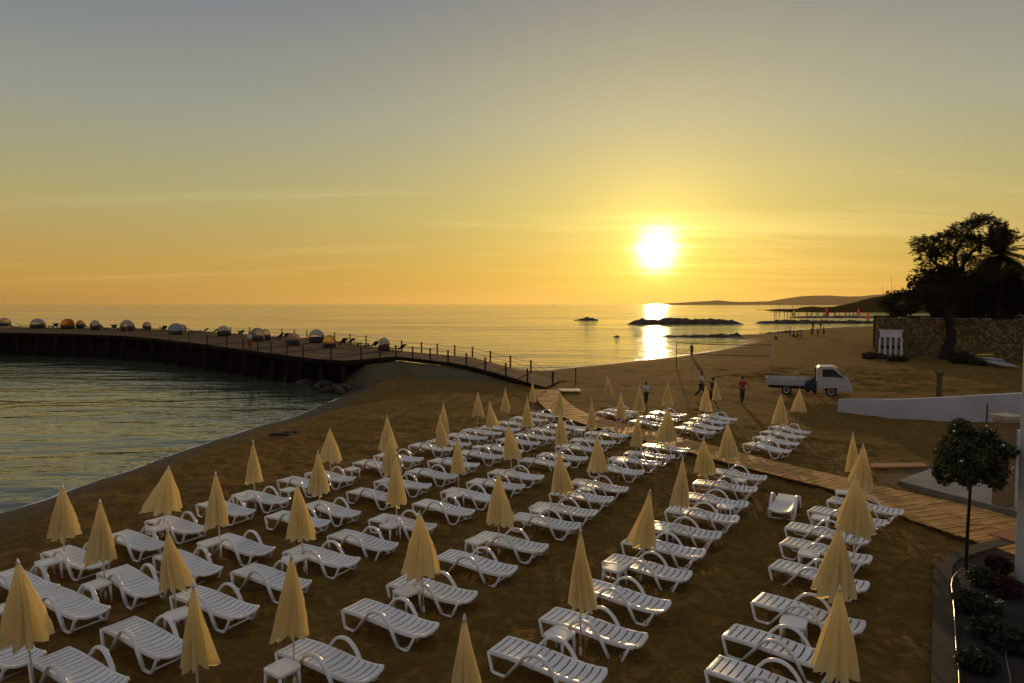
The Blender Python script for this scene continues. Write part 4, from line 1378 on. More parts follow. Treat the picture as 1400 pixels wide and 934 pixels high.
def canopy_mesh(name, seed):
    rnd = random.Random(seed)
    na, nt = 72, 14
    nf = rnd.choice((8, 9, 10, 8)); ph = rnd.uniform(0, 6.28)
    lean = rnd.uniform(-.10, .10), rnd.uniform(-.10, .10)
    flap = rnd.uniform(0, 6.28); flap_amt = rnd.choice((0, .10, .22, .30)); asym = rnd.uniform(.05, .16)
    tw = rnd.uniform(-.5, .5); bell = rnd.uniform(.72, .92)
    V = []
    for i in range(nt + 1):
        t = i / nt
        z = 1.985 - t * 1.20
        for k in range(na):
            a = 2 * math.pi * k / na
            aa = a + tw * t
            # pleats deepen downwards
            fold = math.cos(nf * aa + ph + .5 * math.sin(2 * aa + seed)); fold = math.copysign(abs(fold) ** .7, fold)
            rr = .022 + .278 * t ** bell
            fine = .35 * math.cos(nf * 2 * aa + seed * 2)
            r = rr * (1 + .38 * min(1, t * 1.8) * (fold + fine * .8) + asym * math.cos(a - flap) * t)
            fl = math.exp(-((math.atan2(math.sin(a - flap), math.cos(a - flap))) / .5) ** 2)
            r *= 1 + flap_amt * fl * t * t
            zz = z - (t ** 5) * (.014 * fold + .035 * math.sin(a * 2 + seed) + .02 * math.sin(a * 3 + seed * 2)) + fl * flap_amt * .22 * t ** 3
            V.append((r * math.cos(a) + lean[0] * t * t * .5, r * math.sin(a) + lean[1] * t * t * .5, zz))
    F = []
    for i in range(nt):
        for k in range(na):
            F.append((i * na + k, (i + 1) * na + k, (i + 1) * na + (k + 1) % na, i * na + (k + 1) % na))
    b0 = len(V); ni = 24
    for i in range(8):            # the fabric gathered inside the folds
        t = .12 + .80 * i / 7
        for k in range(ni):
            a = 2 * math.pi * k / ni
            r = (.014 + .085 * t) * (1 + .16 * math.cos(5 * a + ph))
            V.append((r * math.cos(a), r * math.sin(a), 1.985 - t * 1.20))
    for i in range(7):
        for k in range(ni):
            F.append((b0 + i * ni + k, b0 + (i + 1) * ni + k, b0 + (i + 1) * ni + (k + 1) % ni, b0 + i * ni + (k + 1) % ni))
    me = np_mesh(name, V, F, M['canopy'])
    return me


CANOPY = [canopy_mesh('canopy', s) for s in (3, 8, 13, 21, 34, 55, 89, 144)]


def make_umbrella():
    root = thing('beach_umbrella', 'closed cream beach umbrella', 'umbrella', (0, 0, 0))
    MB().tube([(0, 0, -.2), (0, 0, 1.97)], .0165, 10).build('pole', M['pole'], root, True)
    MB().lathe([(.03, -.04), (.034, .03), (.028, .10), (.018, .13)], (0, 0, 0), 10).build('ground_collar', M['finial'], root, True)
    obj('canopy', CANOPY[0], None, root)
    MB().lathe([(.028, 1.955), (.026, 1.985), (.018, 2.0), (.016, 2.03), (.004, 2.045)], (0, 0, 0), 10).build('finial', M['finial'], root, True)
    return root


ROWS = {
 1: [((-24, 868), (20, 886)), ((10, 783), (49.7, 798)), ((84.8, 751.3), (124, 764.5)), ((167.3, 730.5), (203.6, 742.8)), ((220.2, 708.8), (263.9, 722)), ((288, 688), (330.7, 699.2)), ((336.2, 674.4), (378.8, 683)),
     ((396, 654.7), (436, 663)), ((430.5, 642.5), (473, 650.8)), ((494.8, 630.5), (539, 637)), ((522.7, 622.5), (567.5, 625.7)), ((571.2, 607), (608, 612)), ((594.5, 601.5), (633.5, 604.7)), ((620, 593.8), (656, 597.2)),
     ((641, 587.5), (676.2, 590.5)), ((665, 583), (702.4, 584.5)), ((686, 576.2), (723.4, 579)), ((708.4, 570.2), (740, 572.6)), ((728, 565), (758, 568))],
 2: [((68.5, 813), (122.4, 837.4)), ((158.4, 780.8), (204, 801.6)), ((231.4, 753.6), (283.6, 776.7)), ((301.9, 732.6), (356.4, 748.2)), ((379.2, 702), (437, 714)), ((428.5, 685.5), (479, 698)), ((490, 667.9), (537, 676.5)),
     ((525, 656.4), (576.8, 660)), ((568.8, 641), (612.8, 647.5)), ((595, 630.4), (646, 635.5)), ((636.3, 617.7), (675.3, 621.4)), ((664, 608.5), (706, 614.5)), ((688, 599), (730, 604.5)), ((711, 592.5), (750, 597)),
     ((732, 586), (770, 590)), ((753, 579), (794, 583))],
 3: [((72, 895), (147, 935)), ((173.8, 848.8), (228.8, 889.6)), ((258, 808.8), (330.7, 835.6)), ((335.3, 775), (408, 798)), ((404, 746.8), (477.3, 765.3)), ((462.7, 724), (531, 740)), ((516.7, 702.6), (586, 715.3)),
     ((575, 681.4), (639.3, 695)), ((614, 665.7), (674, 677.5)), ((647, 653.7), (710.4, 661)), ((673.6, 643), (737.8, 650.5)), ((716.3, 626.5), (772.8, 631)), ((741, 619), (797.6, 622.7)), ((766.8, 607), (818, 611.5)),
     ((785.6, 599), (835.3, 602.2)), ((805.3, 592), (854, 594.7))],
 4: [((399.4, 876), (505.5, 917)), ((482.4, 824.5), (588, 858.8)), ((541.5, 788.6), (643.6, 813)), ((606, 753), (697.9, 775.3)), ((653, 728), (743, 745.3)), ((703.5, 703.7), (787.6, 717)), ((729, 686.2), (813.8, 697.4)),
     ((756, 670.5), (835.6, 681)), ((781.6, 654), (856, 664)), ((808, 636.5), (877.2, 644)), ((836, 626.5), (899.7, 631)), ((857, 616.2), (919, 621.5)), ((883, 606.5), (936, 614))],
 5: [((673, 882.7), (829.6, 931.5)), ((743, 834), (885, 879.3)), ((790, 796), (913.5, 834)), ((827, 758), (946, 786.4)), ((853, 736), (963.7, 758)), ((880, 715.5), (987.3, 731.6)), ((910.6, 696.5), (1010, 710)),
     ((930, 677), (1023.3, 688.8)), ((948, 657.5), (1036, 668.8)), ((970, 642.5), (1044.7, 653.2))],
 6: [((960.8, 899.9), (1160, 958)), ((979, 851), (1172, 903)), ((1022, 812), (1194, 859.6)), ((1046.4, 765.9), (1197, 801.4)), ((1061.8, 736.2), (1200.4, 768.7)), ((1069.5, 714.7), (1195.3, 738)), ((1102, 690.8), (1218.4, 715.6)),
     ((1126.4, 680), (1241.8, 701.4))],
 7: [((865, 574.5), (908, 580)), ((818, 562), (858, 566.5)), ((880, 568), (919, 572)), ((831, 559.5), (867, 563)), ((894, 562.8), (932, 566.3))],
 8: [((929, 583.5), (972, 592)), ((938, 579), (985, 586)), ((948, 571.8), (994, 578)), ((960, 567.5), (1004, 572.5))],
 9: [((1018, 605), (1081, 617.5)), ((1032, 597), (1091, 608)), ((1042, 588.7), (1099, 598)), ((1053, 581.3), (1107, 591))],
}
ROWNAME = {1: 'row along the cove', 2: 'second row from the cove', 3: 'third row from the cove', 4: 'fourth row from the cove', 5: 'fifth row from the cove', 6: 'row beside the garden bed',
           7: 'cluster past the boardwalk bend', 8: 'cluster below the walking people', 9: 'cluster below the parked truck'}


def rowphrase(kind, i, r):
    return f'{kind}, {ORD[i]} from the near end of the {ROWNAME[r]}'


lounger0 = make_lounger(); used = [False]
PLACED = []          # (x, y, row)


def put_lounger(x, y, yaw, label, group):
    o = lounger0 if not used[0] else copy_tree(lounger0)
    used[0] = True
    o.location = (x, y, gz(x, y) - .006); o.rotation_euler = (random.gauss(0, .008), random.gauss(0, .008), yaw)
    tag(o, label, 'sun lounger', group)
    return o


for r, lst in ROWS.items():
    ents = []
    for Lp, Rp in lst:
        a = at(*Lp, .355); b = at(*Rp, .375)
        c = (a + b) / 2; d = b - a
        ents.append([c, math.atan2(d.y, d.x), d.length])
    med = sorted(e[1] for e in ents)[len(ents) // 2]
    ents.sort(key=lambda e: e[0].y)
    for i, (c, yw, ln) in enumerate(ents):
        yw = med + max(-.12, min(.12, (yw - med) * .45)) + random.gauss(0, .022)
        put_lounger(c.x, c.y, yw, rowphrase('white slatted sun lounger', i, r), 'white sun loungers set out in rows on the sand')
        PLACED.append((c.x, c.y, r))
    print('row', r, 'median yaw', round(math.degrees(med), 1), 'median length', round(sorted(e[2] for e in ents)[len(ents) // 2], 2))
a = at(1081.5, 672.9, .36); b = at(1063.5, 700.3, .37); c = (a + b) / 2
put_lounger(c.x, c.y, math.atan2(b.y - a.y, b.x - a.x), 'lone white sun lounger turned lengthways to the camera between two rows', 'white sun loungers set out in rows on the sand')


def near_row(x, y):
    return min(PLACED, key=lambda t: (t[0] - x) ** 2 + (t[1] - y) ** 2)[2]


TABLES = [(66, 766.4), (131.8, 799.7), (336.7, 680), (214, 721), (286, 744), (245, 838), (395, 668.7), (533, 715), (402, 764), (385.7, 911), (556, 809), (651, 739), (622, 675), (738, 694.5), (840, 777), (802, 664.4),
          (765, 866.5), (793, 587.6), (992.5, 691), (1010.4, 652.8), (907, 724), (1121.6, 704.5), (1153, 675), (1106, 759), (1085, 849), (847, 630), (1048.4, 602.5), (3, 828), (481, 640), (655, 611)]
table0 = make_table(); byrow = {}
for x, y in TABLES:
    p = at(x, y, .42); byrow.setdefault(near_row(p.x, p.y), []).append(p)
first = True
for r, ps in byrow.items():
    ps.sort(key=lambda p: p.y)
    for i, p in enumerate(ps):
        o = table0 if first else copy_tree(table0)
        first = False
        o.location = (p.x, p.y, gz(p.x, p.y)); o.rotation_euler = (0, 0, R(-34) + random.uniform(-.08, .08))
        tag(o, rowphrase('square white side table', i, r), 'side table', 'white side tables between the loungers')

# tip x, tip y, hem width, foot (or None)
UMB = [(23.4, 763.6, 66, (48, 948)), (81.8, 663.7, 42, (88, 778)), (135.8, 684.7, 44, (144.7, 818.5)), (229.7, 638, 48, (222.5, 735)), (231.7, 720, 49, (243, 852)), (292.7, 646, 35, (302, 764)), (345.2, 602.8, 24, (349, 696)),
       (266.8, 792, 48, None), (397.7, 758, 54, (403, 936)), (407, 660, 39, (416.5, 783.6)), (435, 612, 31, (438, 705.5)), (450.4, 585.7, 32, (451.6, 657.6)), (529.5, 566, 26, None), (534, 591, 31, None), (539.8, 618, 31, (542.5, 731)),
       (606, 550, 20, None), (600.3, 568.8, 19, (607, 635)), (625.6, 600.5, 22, (627.6, 677)), (653.5, 537, 19, (653, 589)), (670, 552.5, 17, (672.7, 606)), (690, 531, 15, (692, 581)), (693.4, 577.7, 29, (701, 656)), (720.3, 543, 18, None),
       (728, 523.4, 10, (729, 567)), (681.3, 644.3, 40, (682, 757)), (572.5, 699, 54, (579.4, 837.4)), (635, 845, 60, None), (764.2, 612.5, 30, (769.7, 706.8)), (765.2, 531, 16, None), (767, 562, 21, None), (808.7, 544.8, 15, None),
       (815.6, 589.4, 28, (819.9, 672.4)), (828, 518.8, 13, (834, 558)), (848, 536, 15, (849.3, 591)), (874.7, 527, 17, None), (872.6, 565.4, 18, (868.7, 638)), (912.5, 520, 16, None), (913.4, 556, 32, None), (966, 526.5, 18, None),
       (977.6, 519, 12, (980, 565)), (958.8, 595.3, 31, (966, 676)), (995.6, 577, 29, (997.4, 654)), (931.9, 626, 30, (929.5, 735)), (892.6, 668.8, 36, (875.5, 794)), (794.8, 721.8, 43, (793.6, 898)), (1067.6, 538.7, 23, (1069, 605)),
       (1093.4, 530.2, 23, (1091, 582)), (1166.2, 590, 21, None), (1180.4, 607, 37, None), (1171, 652.8, 50, (1167, 781.6)), (1148, 718, 61, None), (1148, 797, 62, None)]
umb0 = make_umbrella(); ub = {}
for k, (tx, ty, wpx, foot) in enumerate(UMB):
    if foot:
        b = at(*foot, 0); t = at_depth(tx, ty, b.y); h = max(1.8, min(2.25, t.z / 1.02)); dx = max(-.16, min(.16, t.x - b.x))
    else:
        t = at(tx, ty, 2.05); b = Vector((t.x, t.y, 0)); h = 2.0; dx = 0
    # keep the tip where the photograph has it
    ub.setdefault(near_row(b.x, b.y), []).append((b, h, dx, wpx * b.y / FPX / 2, k))
first = True
for r, lst in ub.items():
    lst.sort(key=lambda e: e[0].y)
    for i, (b, h, dx, rad, k) in enumerate(lst):
        o = umb0 if first else copy_tree(umb0)
        first = False
        o.location = (b.x, b.y, gz(b.x, b.y)); s = h / 2.0
        o.scale = (1, 1, s); o.rotation_euler = (random.gauss(0, .022), math.atan2(dx, h) + random.gauss(0, .008), 0)
        for ch in o.children:
            if ch.name.startswith('canopy'):
                ch.data = CANOPY[k % len(CANOPY)]
                q = max(.50, min(1.5, rad / .415)); ch.scale = (q, q, 1); ch.rotation_euler = (0, 0, k * 1.7)
        tag(o, rowphrase('closed cream beach umbrella', i, r), 'umbrella', 'closed beach umbrellas among the loungers')

# ------------------------------------------------------------------ daybeds and dark recliners on the pier
def make_daybed(label, px, py, z, w_px, hood, tilt, yaw, cover=False, blue=False, py_off=0):
    p = at(px, py, z); rdb = random.Random(int(px * 7)); rad = w_px / 2 * p.y / FPX * rdb.uniform(.72, .95); tilt = tilt + rdb.choice((-1, 1)) * rdb.uniform(14, 34) if not cover else tilt; hs = rdb.uniform(1.0, 1.4)
    root = thing('cocoon_daybed', label, 'daybed', p, yaw, 'canopied daybeds on the pier')
    s = rad
    MB().lathe([(s * .86, 0), (s * .97, .10), (s, .36), (s * .95, .48), (s * .80, .49)], (0, 0, 0), 24).build('base', M['wicker'], root, True)
    MB().lathe([(s * .86, .48), (s * .88, .58), (s * .80, .63), (s * .3, .65)], (0, 0, 0), 24).build('cushion', M['cushion_blue' if blue else 'cushion'], root, True)
    # hood: part of a sphere, open on one side, with pleats
    na, nt = 28, 14; V = []; F = []
    a_open = R(rdb.uniform(120, 150)) if not cover else R(178)
    for i in range(nt + 1):
        th = -a_open / 2 + a_open * i / nt - R(tilt)
        for k in range(na + 1):
            ph = -math.pi / 2 + math.pi * k / na
            rr = s * 1.03 * (1 + .03 * math.cos(i * math.pi))
            # meridians run side to side over the bed
            y = math.sin(ph); cc = math.cos(ph)
            V.append((rr * cc * math.sin(th), rr * y, .44 + rr * hs * max(-.02, cc * math.cos(th))))
    for i in range(nt):
        for k in range(na):
            F.append((i * (na + 1) + k, i * (na + 1) + k + 1, (i + 1) * (na + 1) + k + 1, (i + 1) * (na + 1) + k))
    me = np_mesh('hood', V, F, M['hood_' + hood])
    obj('hood', me, None, root)
    for th in (-a_open / 2 - R(tilt), a_open / 2 - R(tilt)):
        pts = [(s * 1.01 * math.cos(f) * math.sin(th), s * 1.01 * math.sin(f), .44 + s * hs * 1.01 * max(-.02, math.cos(f) * math.cos(th))) for f in np.linspace(-math.pi / 2, math.pi / 2, 18)]
        MB().tube(pts, .025, 6).build('hood_rib', M['wicker'], root, True)


DB = [('white domed daybed at the far open end of the pier', 7, 446.6, 2.4, 19, 'cream', 10, -1.2, 0, 0), ('pale pink domed daybed with dark base before the orange pair', 52, 449, 2.4, 20, 'pink', 15, -1.3, 0, 0),
      ('orange-hooded daybed, wider of the orange pair', 93, 449.6, 2.4, 24, 'orange', -30, -1.6, 0, 0), ('orange-hooded daybed, narrower of the orange pair', 110, 449.2, 2.4, 13, 'yellow', -10, -.6, 0, 0),
      ('olive cream daybed just past the orange pair', 130.5, 451, 2.38, 17, 'cream', -20, -1.4, 0, 0), ('wide pink-white daybed with dark base in mid pier', 174, 452.4, 2.35, 21, 'pink', 20, -1.5, 0, 0),
      ('pink-grey daybed leaning towards the sea in mid pier', 201, 451.6, 2.32, 15, 'pink', 0, -.5, 0, 0), ('white fully covered daybed in front of a yellow hood', 241, 457.5, 2.22, 23, 'grey', 0, -1.5, 1, 0),
      ('yellow-hooded daybed behind the white covered one', 249.5, 454.6, 2.22, 14, 'yellow', -40, -.4, 0, 0), ('cream open-hooded daybed by the sea railing', 306, 459.5, 2.1, 18, 'cream', 30, -.9, 0, 0),
      ('white draped daybed with its cover half off beside the yellow hood', 352, 466.6, 1.98, 22, 'grey', 10, -1.2, 0, 0), ('tall white and yellow hood rising behind the draped daybed', 363, 465, 1.96, 17, 'cream', 35, -.5, 0, 0),
      ('low pink-white daybed in front of the broad yellow hood', 401, 472.4, 1.85, 23, 'pink', 25, -1.4, 0, 0), ('broad cream and yellow daybed opening towards the camera', 433, 468.4, 1.82, 24, 'cream', -35, -1.5, 0, 1),
      ('bright yellow daybed with blue cushion opening towards the camera', 451, 475.6, 1.72, 21, 'yellow', -42, -1.57, 0, 1), ('tall pale daybed standing alone near the top of the pier ramp', 525, 479.6, 1.52, 20, 'cream', 8, -.6, 0, 0)]
for lab, px, py, z, w, hood, tilt, yaw, cov, blue in DB:
    make_daybed(lab, px, py, z, w, hood, tilt, yaw, cov, blue)


def make_recliner():
    root = thing('deck_recliner', 'dark recliner', 'recliner', (0, 0, 0))
    MB().box((.2, 0, .30), (1.25, .6, .07), 0, .01).build('seat', M['deck_chair'], root)
    MB().box((-.62, 0, .52), (.72, .6, .06), 0, .01, 0, R(38)).build('backrest', M['deck_chair'], root)
    for x in (-.35, .7):
        for y in (-.26, .26):
            MB().box((x, y, .14), (.06, .06, .28)).build('leg', M['deck_chair'], root)
    return root


rec0 = make_recliner(); first = True
REC = [(20, 449.5, 2.4), (33, 448.6, 2.4), (64, 448.6, 2.4), (73, 449, 2.4), (82, 448.6, 2.4), (119, 450, 2.4), (142, 451.5, 2.37), (151, 451.2, 2.37), (160, 451.5, 2.36), (188, 452.4, 2.33), (213, 452.6, 2.31), (222, 453, 2.3), (228, 454.2, 2.28),
       (258, 455.6, 2.2), (266, 455.8, 2.2), (275, 456.6, 2.18), (288, 457.6, 2.15), (325, 460, 2.05), (336, 460.8, 2.02), (378, 464.2, 1.92), (386, 464, 1.9), (412, 466.2, 1.86), (466, 471.5, 1.72), (474, 472, 1.7), (484, 472.8, 1.68), (494, 474.2, 1.65), (508, 476.4, 1.6), (543, 481.2, 1.46)]
for i, (x, y, z) in enumerate(REC):
    o = rec0 if first else copy_tree(rec0)
    first = False
    o.location = at(x, y, z); o.rotation_euler = (0, 0, random.choice((-.3, 2.6, .4, 2.9)) + random.uniform(-.3, .3))
    nth = ORD[i] if i < 26 else ('twenty-seventh' if i == 26 else 'last')
    tag(o, f'dark low recliner on the pier, {nth} counting from the far open end', 'recliner', 'dark recliners on the pier')


# ------------------------------------------------------------------ people
def skin_mesh(name, verts, edges, sub=1):
    me = bpy.data.meshes.new(name)
    me.from_pydata([v[0] for v in verts], edges, [])
    o = bpy.data.objects.new(name, me); COL.objects.link(o)
    md = o.modifiers.new('skin', 'SKIN'); md.use_smooth_shade = True
    for i, v in enumerate(verts):
        sv = me.skin_vertices[0].data[i]
        rx = v[1] if isinstance(v[1], tuple) else (v[1], v[1])
        sv.radius = rx; sv.use_root = (i == 0)
    o.modifiers.new('sub', 'SUBSURF').levels = sub
    dg = bpy.context.evaluated_depsgraph_get()
    res = bpy.data.meshes.new_from_object(o.evaluated_get(dg))
    bpy.data.objects.remove(o); bpy.data.meshes.remove(me)
    res.name = name
    res.polygons.foreach_set('use_smooth', [True] * len(res.polygons))
    return res


def person(label, loc, yaw, h=1.72, stride=0.0, arm=(.1, -.1), out=(.12, .12), shirt='shirt_white', trousers='trouser_dark', group=None, sit=False, hair=True):
    """figure facing local -Y; stride > 0 puts the legs apart fore and aft; arm = forward swing of each arm, out = spread"""
    root = thing('person', label, 'person', loc, yaw, group)
    k = h / 1.75

    def S(p): return tuple(x * k for x in p)
    pel = .95 if not sit else .28
    V = [(S((0, 0, pel)), .125 * k), (S((0, .01, pel + .2)), (.115 * k, .13 * k)), (S((0, 0, pel + .40)), (.115 * k, .15 * k)), (S((0, .01, pel + .54)), .06 * k), (S((0, -.01, pel + .61)), .075 * k), (S((0, -.02, pel + .72)), .088 * k)]
    E = [(0, 1), (1, 2), (2, 3), (3, 4), (4, 5)]
    arms = []; legs = []
    for s, sw, ou in ((-1, arm[0], out[0]), (1, arm[1], out[1])):
        i0 = len(V)
        sh = Vector((s * .175, 0, pel + .46))
        el = sh + Vector((s * math.sin(ou) * .29, -math.sin(sw) * .29, -math.cos(sw) * math.cos(ou) * .29))
        wr = el + Vector((s * math.sin(ou * .8) * .25, -math.sin(sw + .25) * .25, -math.cos(sw + .25) * .25))
        hd = wr + (wr - el).normalized() * .09; ft = hd + (wr - el).normalized() * .08
        V += [(S(sh), .056 * k), (S(el), .043 * k), (S(wr), .031 * k), (S(hd), (.040 * k, .022 * k)), (S(ft), .012 * k)]
        E += [(2, i0), (i0, i0 + 1), (i0 + 1, i0 + 2), (i0 + 2, i0 + 3), (i0 + 3, i0 + 4)]
        arms.append((i0, i0 + 1))
    for s, st in ((-1, stride), (1, -stride)):
        i0 = len(V)
        hp = Vector((s * .09, 0, pel - .06))
        if sit:
            kn = hp + Vector((s * .08, -.40, .18)); an = kn + Vector((0, -.18, -.38)); to = an + Vector((s * .02, -.14, -.02))
        else:
            kn = hp + Vector((s * .01, -math.sin(st) * .44, -math.cos(st) * .44))
            st2 = st - (.35 if st < 0 else 0.05) * min(1, abs(st) * 3)
            an = kn + Vector((0, -math.sin(st2) * .40, -math.cos(st2) * .40)); to = an + Vector((s * .02, -.15, -.045))
        V += [(S(hp), .088 * k), (S(kn), .060 * k), (S(an), .040 * k), (S(to), .036 * k)]
        E += [(0, i0), (i0, i0 + 1), (i0 + 1, i0 + 2), (i0 + 2, i0 + 3)]
        legs.append(i0)
    body = skin_mesh('body', V, E)
    lo = min(v.co.z for v in body.vertices)
    root.location.z -= lo
    obj('body', body, M['skin'], root)
    g = lambda r: (r[0] + .016 * k, r[1] + .016 * k) if isinstance(r, tuple) else r + .016 * k
    sv = [(V[0][0], .135 * k), (V[1][0], g(V[1][1])), (V[2][0], g(V[2][1])), (S((0, 0, pel + .48)), .085 * k)]; se = [(0, 1), (1, 2), (2, 3)]
    for a, b in arms:
        i0 = len(sv); half = tuple((Vector(V[a][0]) * .3 + Vector(V[b][0]) * .7))
        sv += [(V[a][0], .070 * k), (half, .062 * k)]; se += [(2, i0), (i0, i0 + 1)]
    obj('shirt', skin_mesh('shirt', sv, se), M[shirt], root)
    tv = [(V[0][0], .145 * k)]; te = []
    for i0 in legs:
        j = len(tv); tv += [(V[i0][0], .102 * k), (V[i0 + 1][0], .078 * k), (tuple(Vector(V[i0 + 1][0]) * .1 + Vector(V[i0 + 2][0]) * .9), .058 * k)]
        te += [(0, j), (j, j + 1), (j + 1, j + 2)]
    obj('trousers', skin_mesh('trousers', tv, te), M[trousers], root)
    hc = Vector(V[5][0]) + Vector((0, .015 * k, .02 * k))
    bm = bmesh.new(); bmesh.ops.create_uvsphere(bm, u_segments=14, v_segments=10, radius=.104 * k, matrix=Matrix.Translation(hc))
    dele = [v for v in bm.verts if (v.co - hc).z < -.045 * k and (v.co - hc).y < .04 * k or (v.co - hc).y < -.075 * k]
    bmesh.ops.delete(bm, geom=dele, context='VERTS')
    obj('hair', bm_mesh(bm, 'hair', True), M['hair'], root)
    return root


def gp(px, py):
    p = at(px, py, 0); p.z = gz(p.x, p.y); 
    q = at(px, py, p.z); q.z = gz(q.x, q.y); return q


person('person in a red shirt and dark trousers walking alone near the truck', gp(1014.5, 553), R(15), 1.66, .12, (.2, .45), (.25, .5), 'shirt_red', 'trouser_brown')
person('person in a white shirt and dark trousers striding past the court tape', gp(959, 545), R(60), 1.74, .42, (.35, -.25), (.12, .12), 'shirt_white', 'trouser_dark')
person('person in dark clothes partly hidden behind two umbrellas', gp(974.5, 556), R(110), 1.70, .22, (-.1, .5), (.15, .4), 'shirt_dark', 'trouser_dark')
person('small person in a white top and dark shorts behind an umbrella', gp(883.3, 553.5), R(10), 1.34, .1, (.9, .8), (.2, .2), 'shirt_white', 'trouser_dark')
person('silhouetted person standing at the water edge seen through the net', gp(945.5, 488.5), R(200), 1.55, .1, (.1, .1), (.35, .35), 'shirt_dark', 'trouser_dark')
person('small person in a red and white outfit by the pier railing', at(341.5, 478.2, 1.93), R(30), 1.55, .1, (.2, -.2), (.15, .15), 'shirt_white', 'shirt_red')
FARP = [(1060.5, 465.5, 1.5, 1, 'shirt_dark', 'dark seated person nearest the sea among the far beachgoers'), (1080, 459.5, 1.7, 0, 'shirt_white', 'pale-shirted person standing apart on the far beach'), (1085, 462, 1.5, 1, 'shirt_dark', 'first of three people seated close together on the far sand'),
        (1090.5, 462, 1.5, 1, 'trouser_brown', 'middle one of three people seated close together on the far sand'), (1095, 461.5, 1.5, 1, 'shirt_dark', 'last of three people seated close together on the far sand'),
        (1110, 460, 1.75, 0, 'shirt_dark', 'dark standing person, taller of the far pair by the waterline rocks'), (1118, 460.5, 1.6, 0, 'shirt_red', 'person in dark red standing among the far group'), (1126, 458.5, 1.7, 0, 'trouser_brown', 'brown-clad person standing furthest along the far beach'),
        (1111.3, 450.8, 2.3, 0, 'shirt_dark', 'dark figure standing on the rocks, first of two against the water'), (1121.8, 450.2, 2.3, 0, 'shirt_dark', 'dark figure standing on the rocks, second of two against the water')]
for i, (x, y, h, sit, sh, lab) in enumerate(FARP):
    person(lab, gp(x, y), i * 1.1, h, .12, (.15, -.1), (.2, .2), sh, 'trouser_dark', 'beachgoers on the far sand', bool(sit))

# ------------------------------------------------------------------ volleyball court
def build_net():
    a = gp(924.5, 503); b = gp(1055, 512)
    root = thing('volleyball_net', 'volleyball net strung between two tall posts on the sand', 'net', a)
    d = b - a
    MB().tube([(0, 0, -.2), (0, 0, 2.42)], .04, 8).build('post', M['post'], root, True)
    MB().tube([(d.x, d.y, -.2), (d.x, d.y, 2.42)], .045, 8).build('post', M['net_post'], root, True)
    mb = MB()
    for z, r in ((2.38, .035), (1.42, .028)):
        mb.tube([d * (k / 12) + Vector((0, 0, z - .10 * 4 * (k / 12) * (1 - k / 12))) for k in range(13)], r, 4)
    mb.build('tape_band', M['net'], root)
    mb = MB()
    n = 52
    for k in range(n + 1):
        t = k / n; s = .10 * 4 * t * (1 - t)
        mb.tube([d * t + Vector((0, 0, 1.42 - s)), d * t + Vector((0, 0, 2.38 - s))], .004, 3)
    for j in range(1, 6):
        mb.tube([d * (k / 12) + Vector((0, 0, 1.42 + .96 * j / 6 - .10 * 4 * (k / 12) * (1 - k / 12))) for k in range(13)], .004, 3)
    mb.build('mesh', M['net'], root)


build_net()
root = thing('court_tape', 'orange tape marking out the volleyball court on the sand', 'court tape', gp(940, 510))
cors = [(876, 517), (1000, 527.3), (1079, 500), (985, 494.8)]
for (x0, y0), (x1, y1) in zip(cors, cors[1:] + cors[:1]):
    P = [gp(x0 + (x1 - x0) * t, y0 + (y1 - y0) * t) for t in np.linspace(0, 1, 22)]
    mb = MB(); prev = None
    for i, p in enumerate(P):
        t = (P[min(i + 1, 21)] - P[max(i - 1, 0)]).normalized(); nv_ = Vector((-t.y, t.x, 0)) * .045
        cur = [mb.bm.verts.new(v - root.location + Vector((0, 0, .05))) for v in (p + nv_, p - nv_)]
        if prev: mb.bm.faces.new((prev[0], prev[1], cur[1], cur[0]))
        prev = cur
    mb.build('tape_line', M['tape'], root)


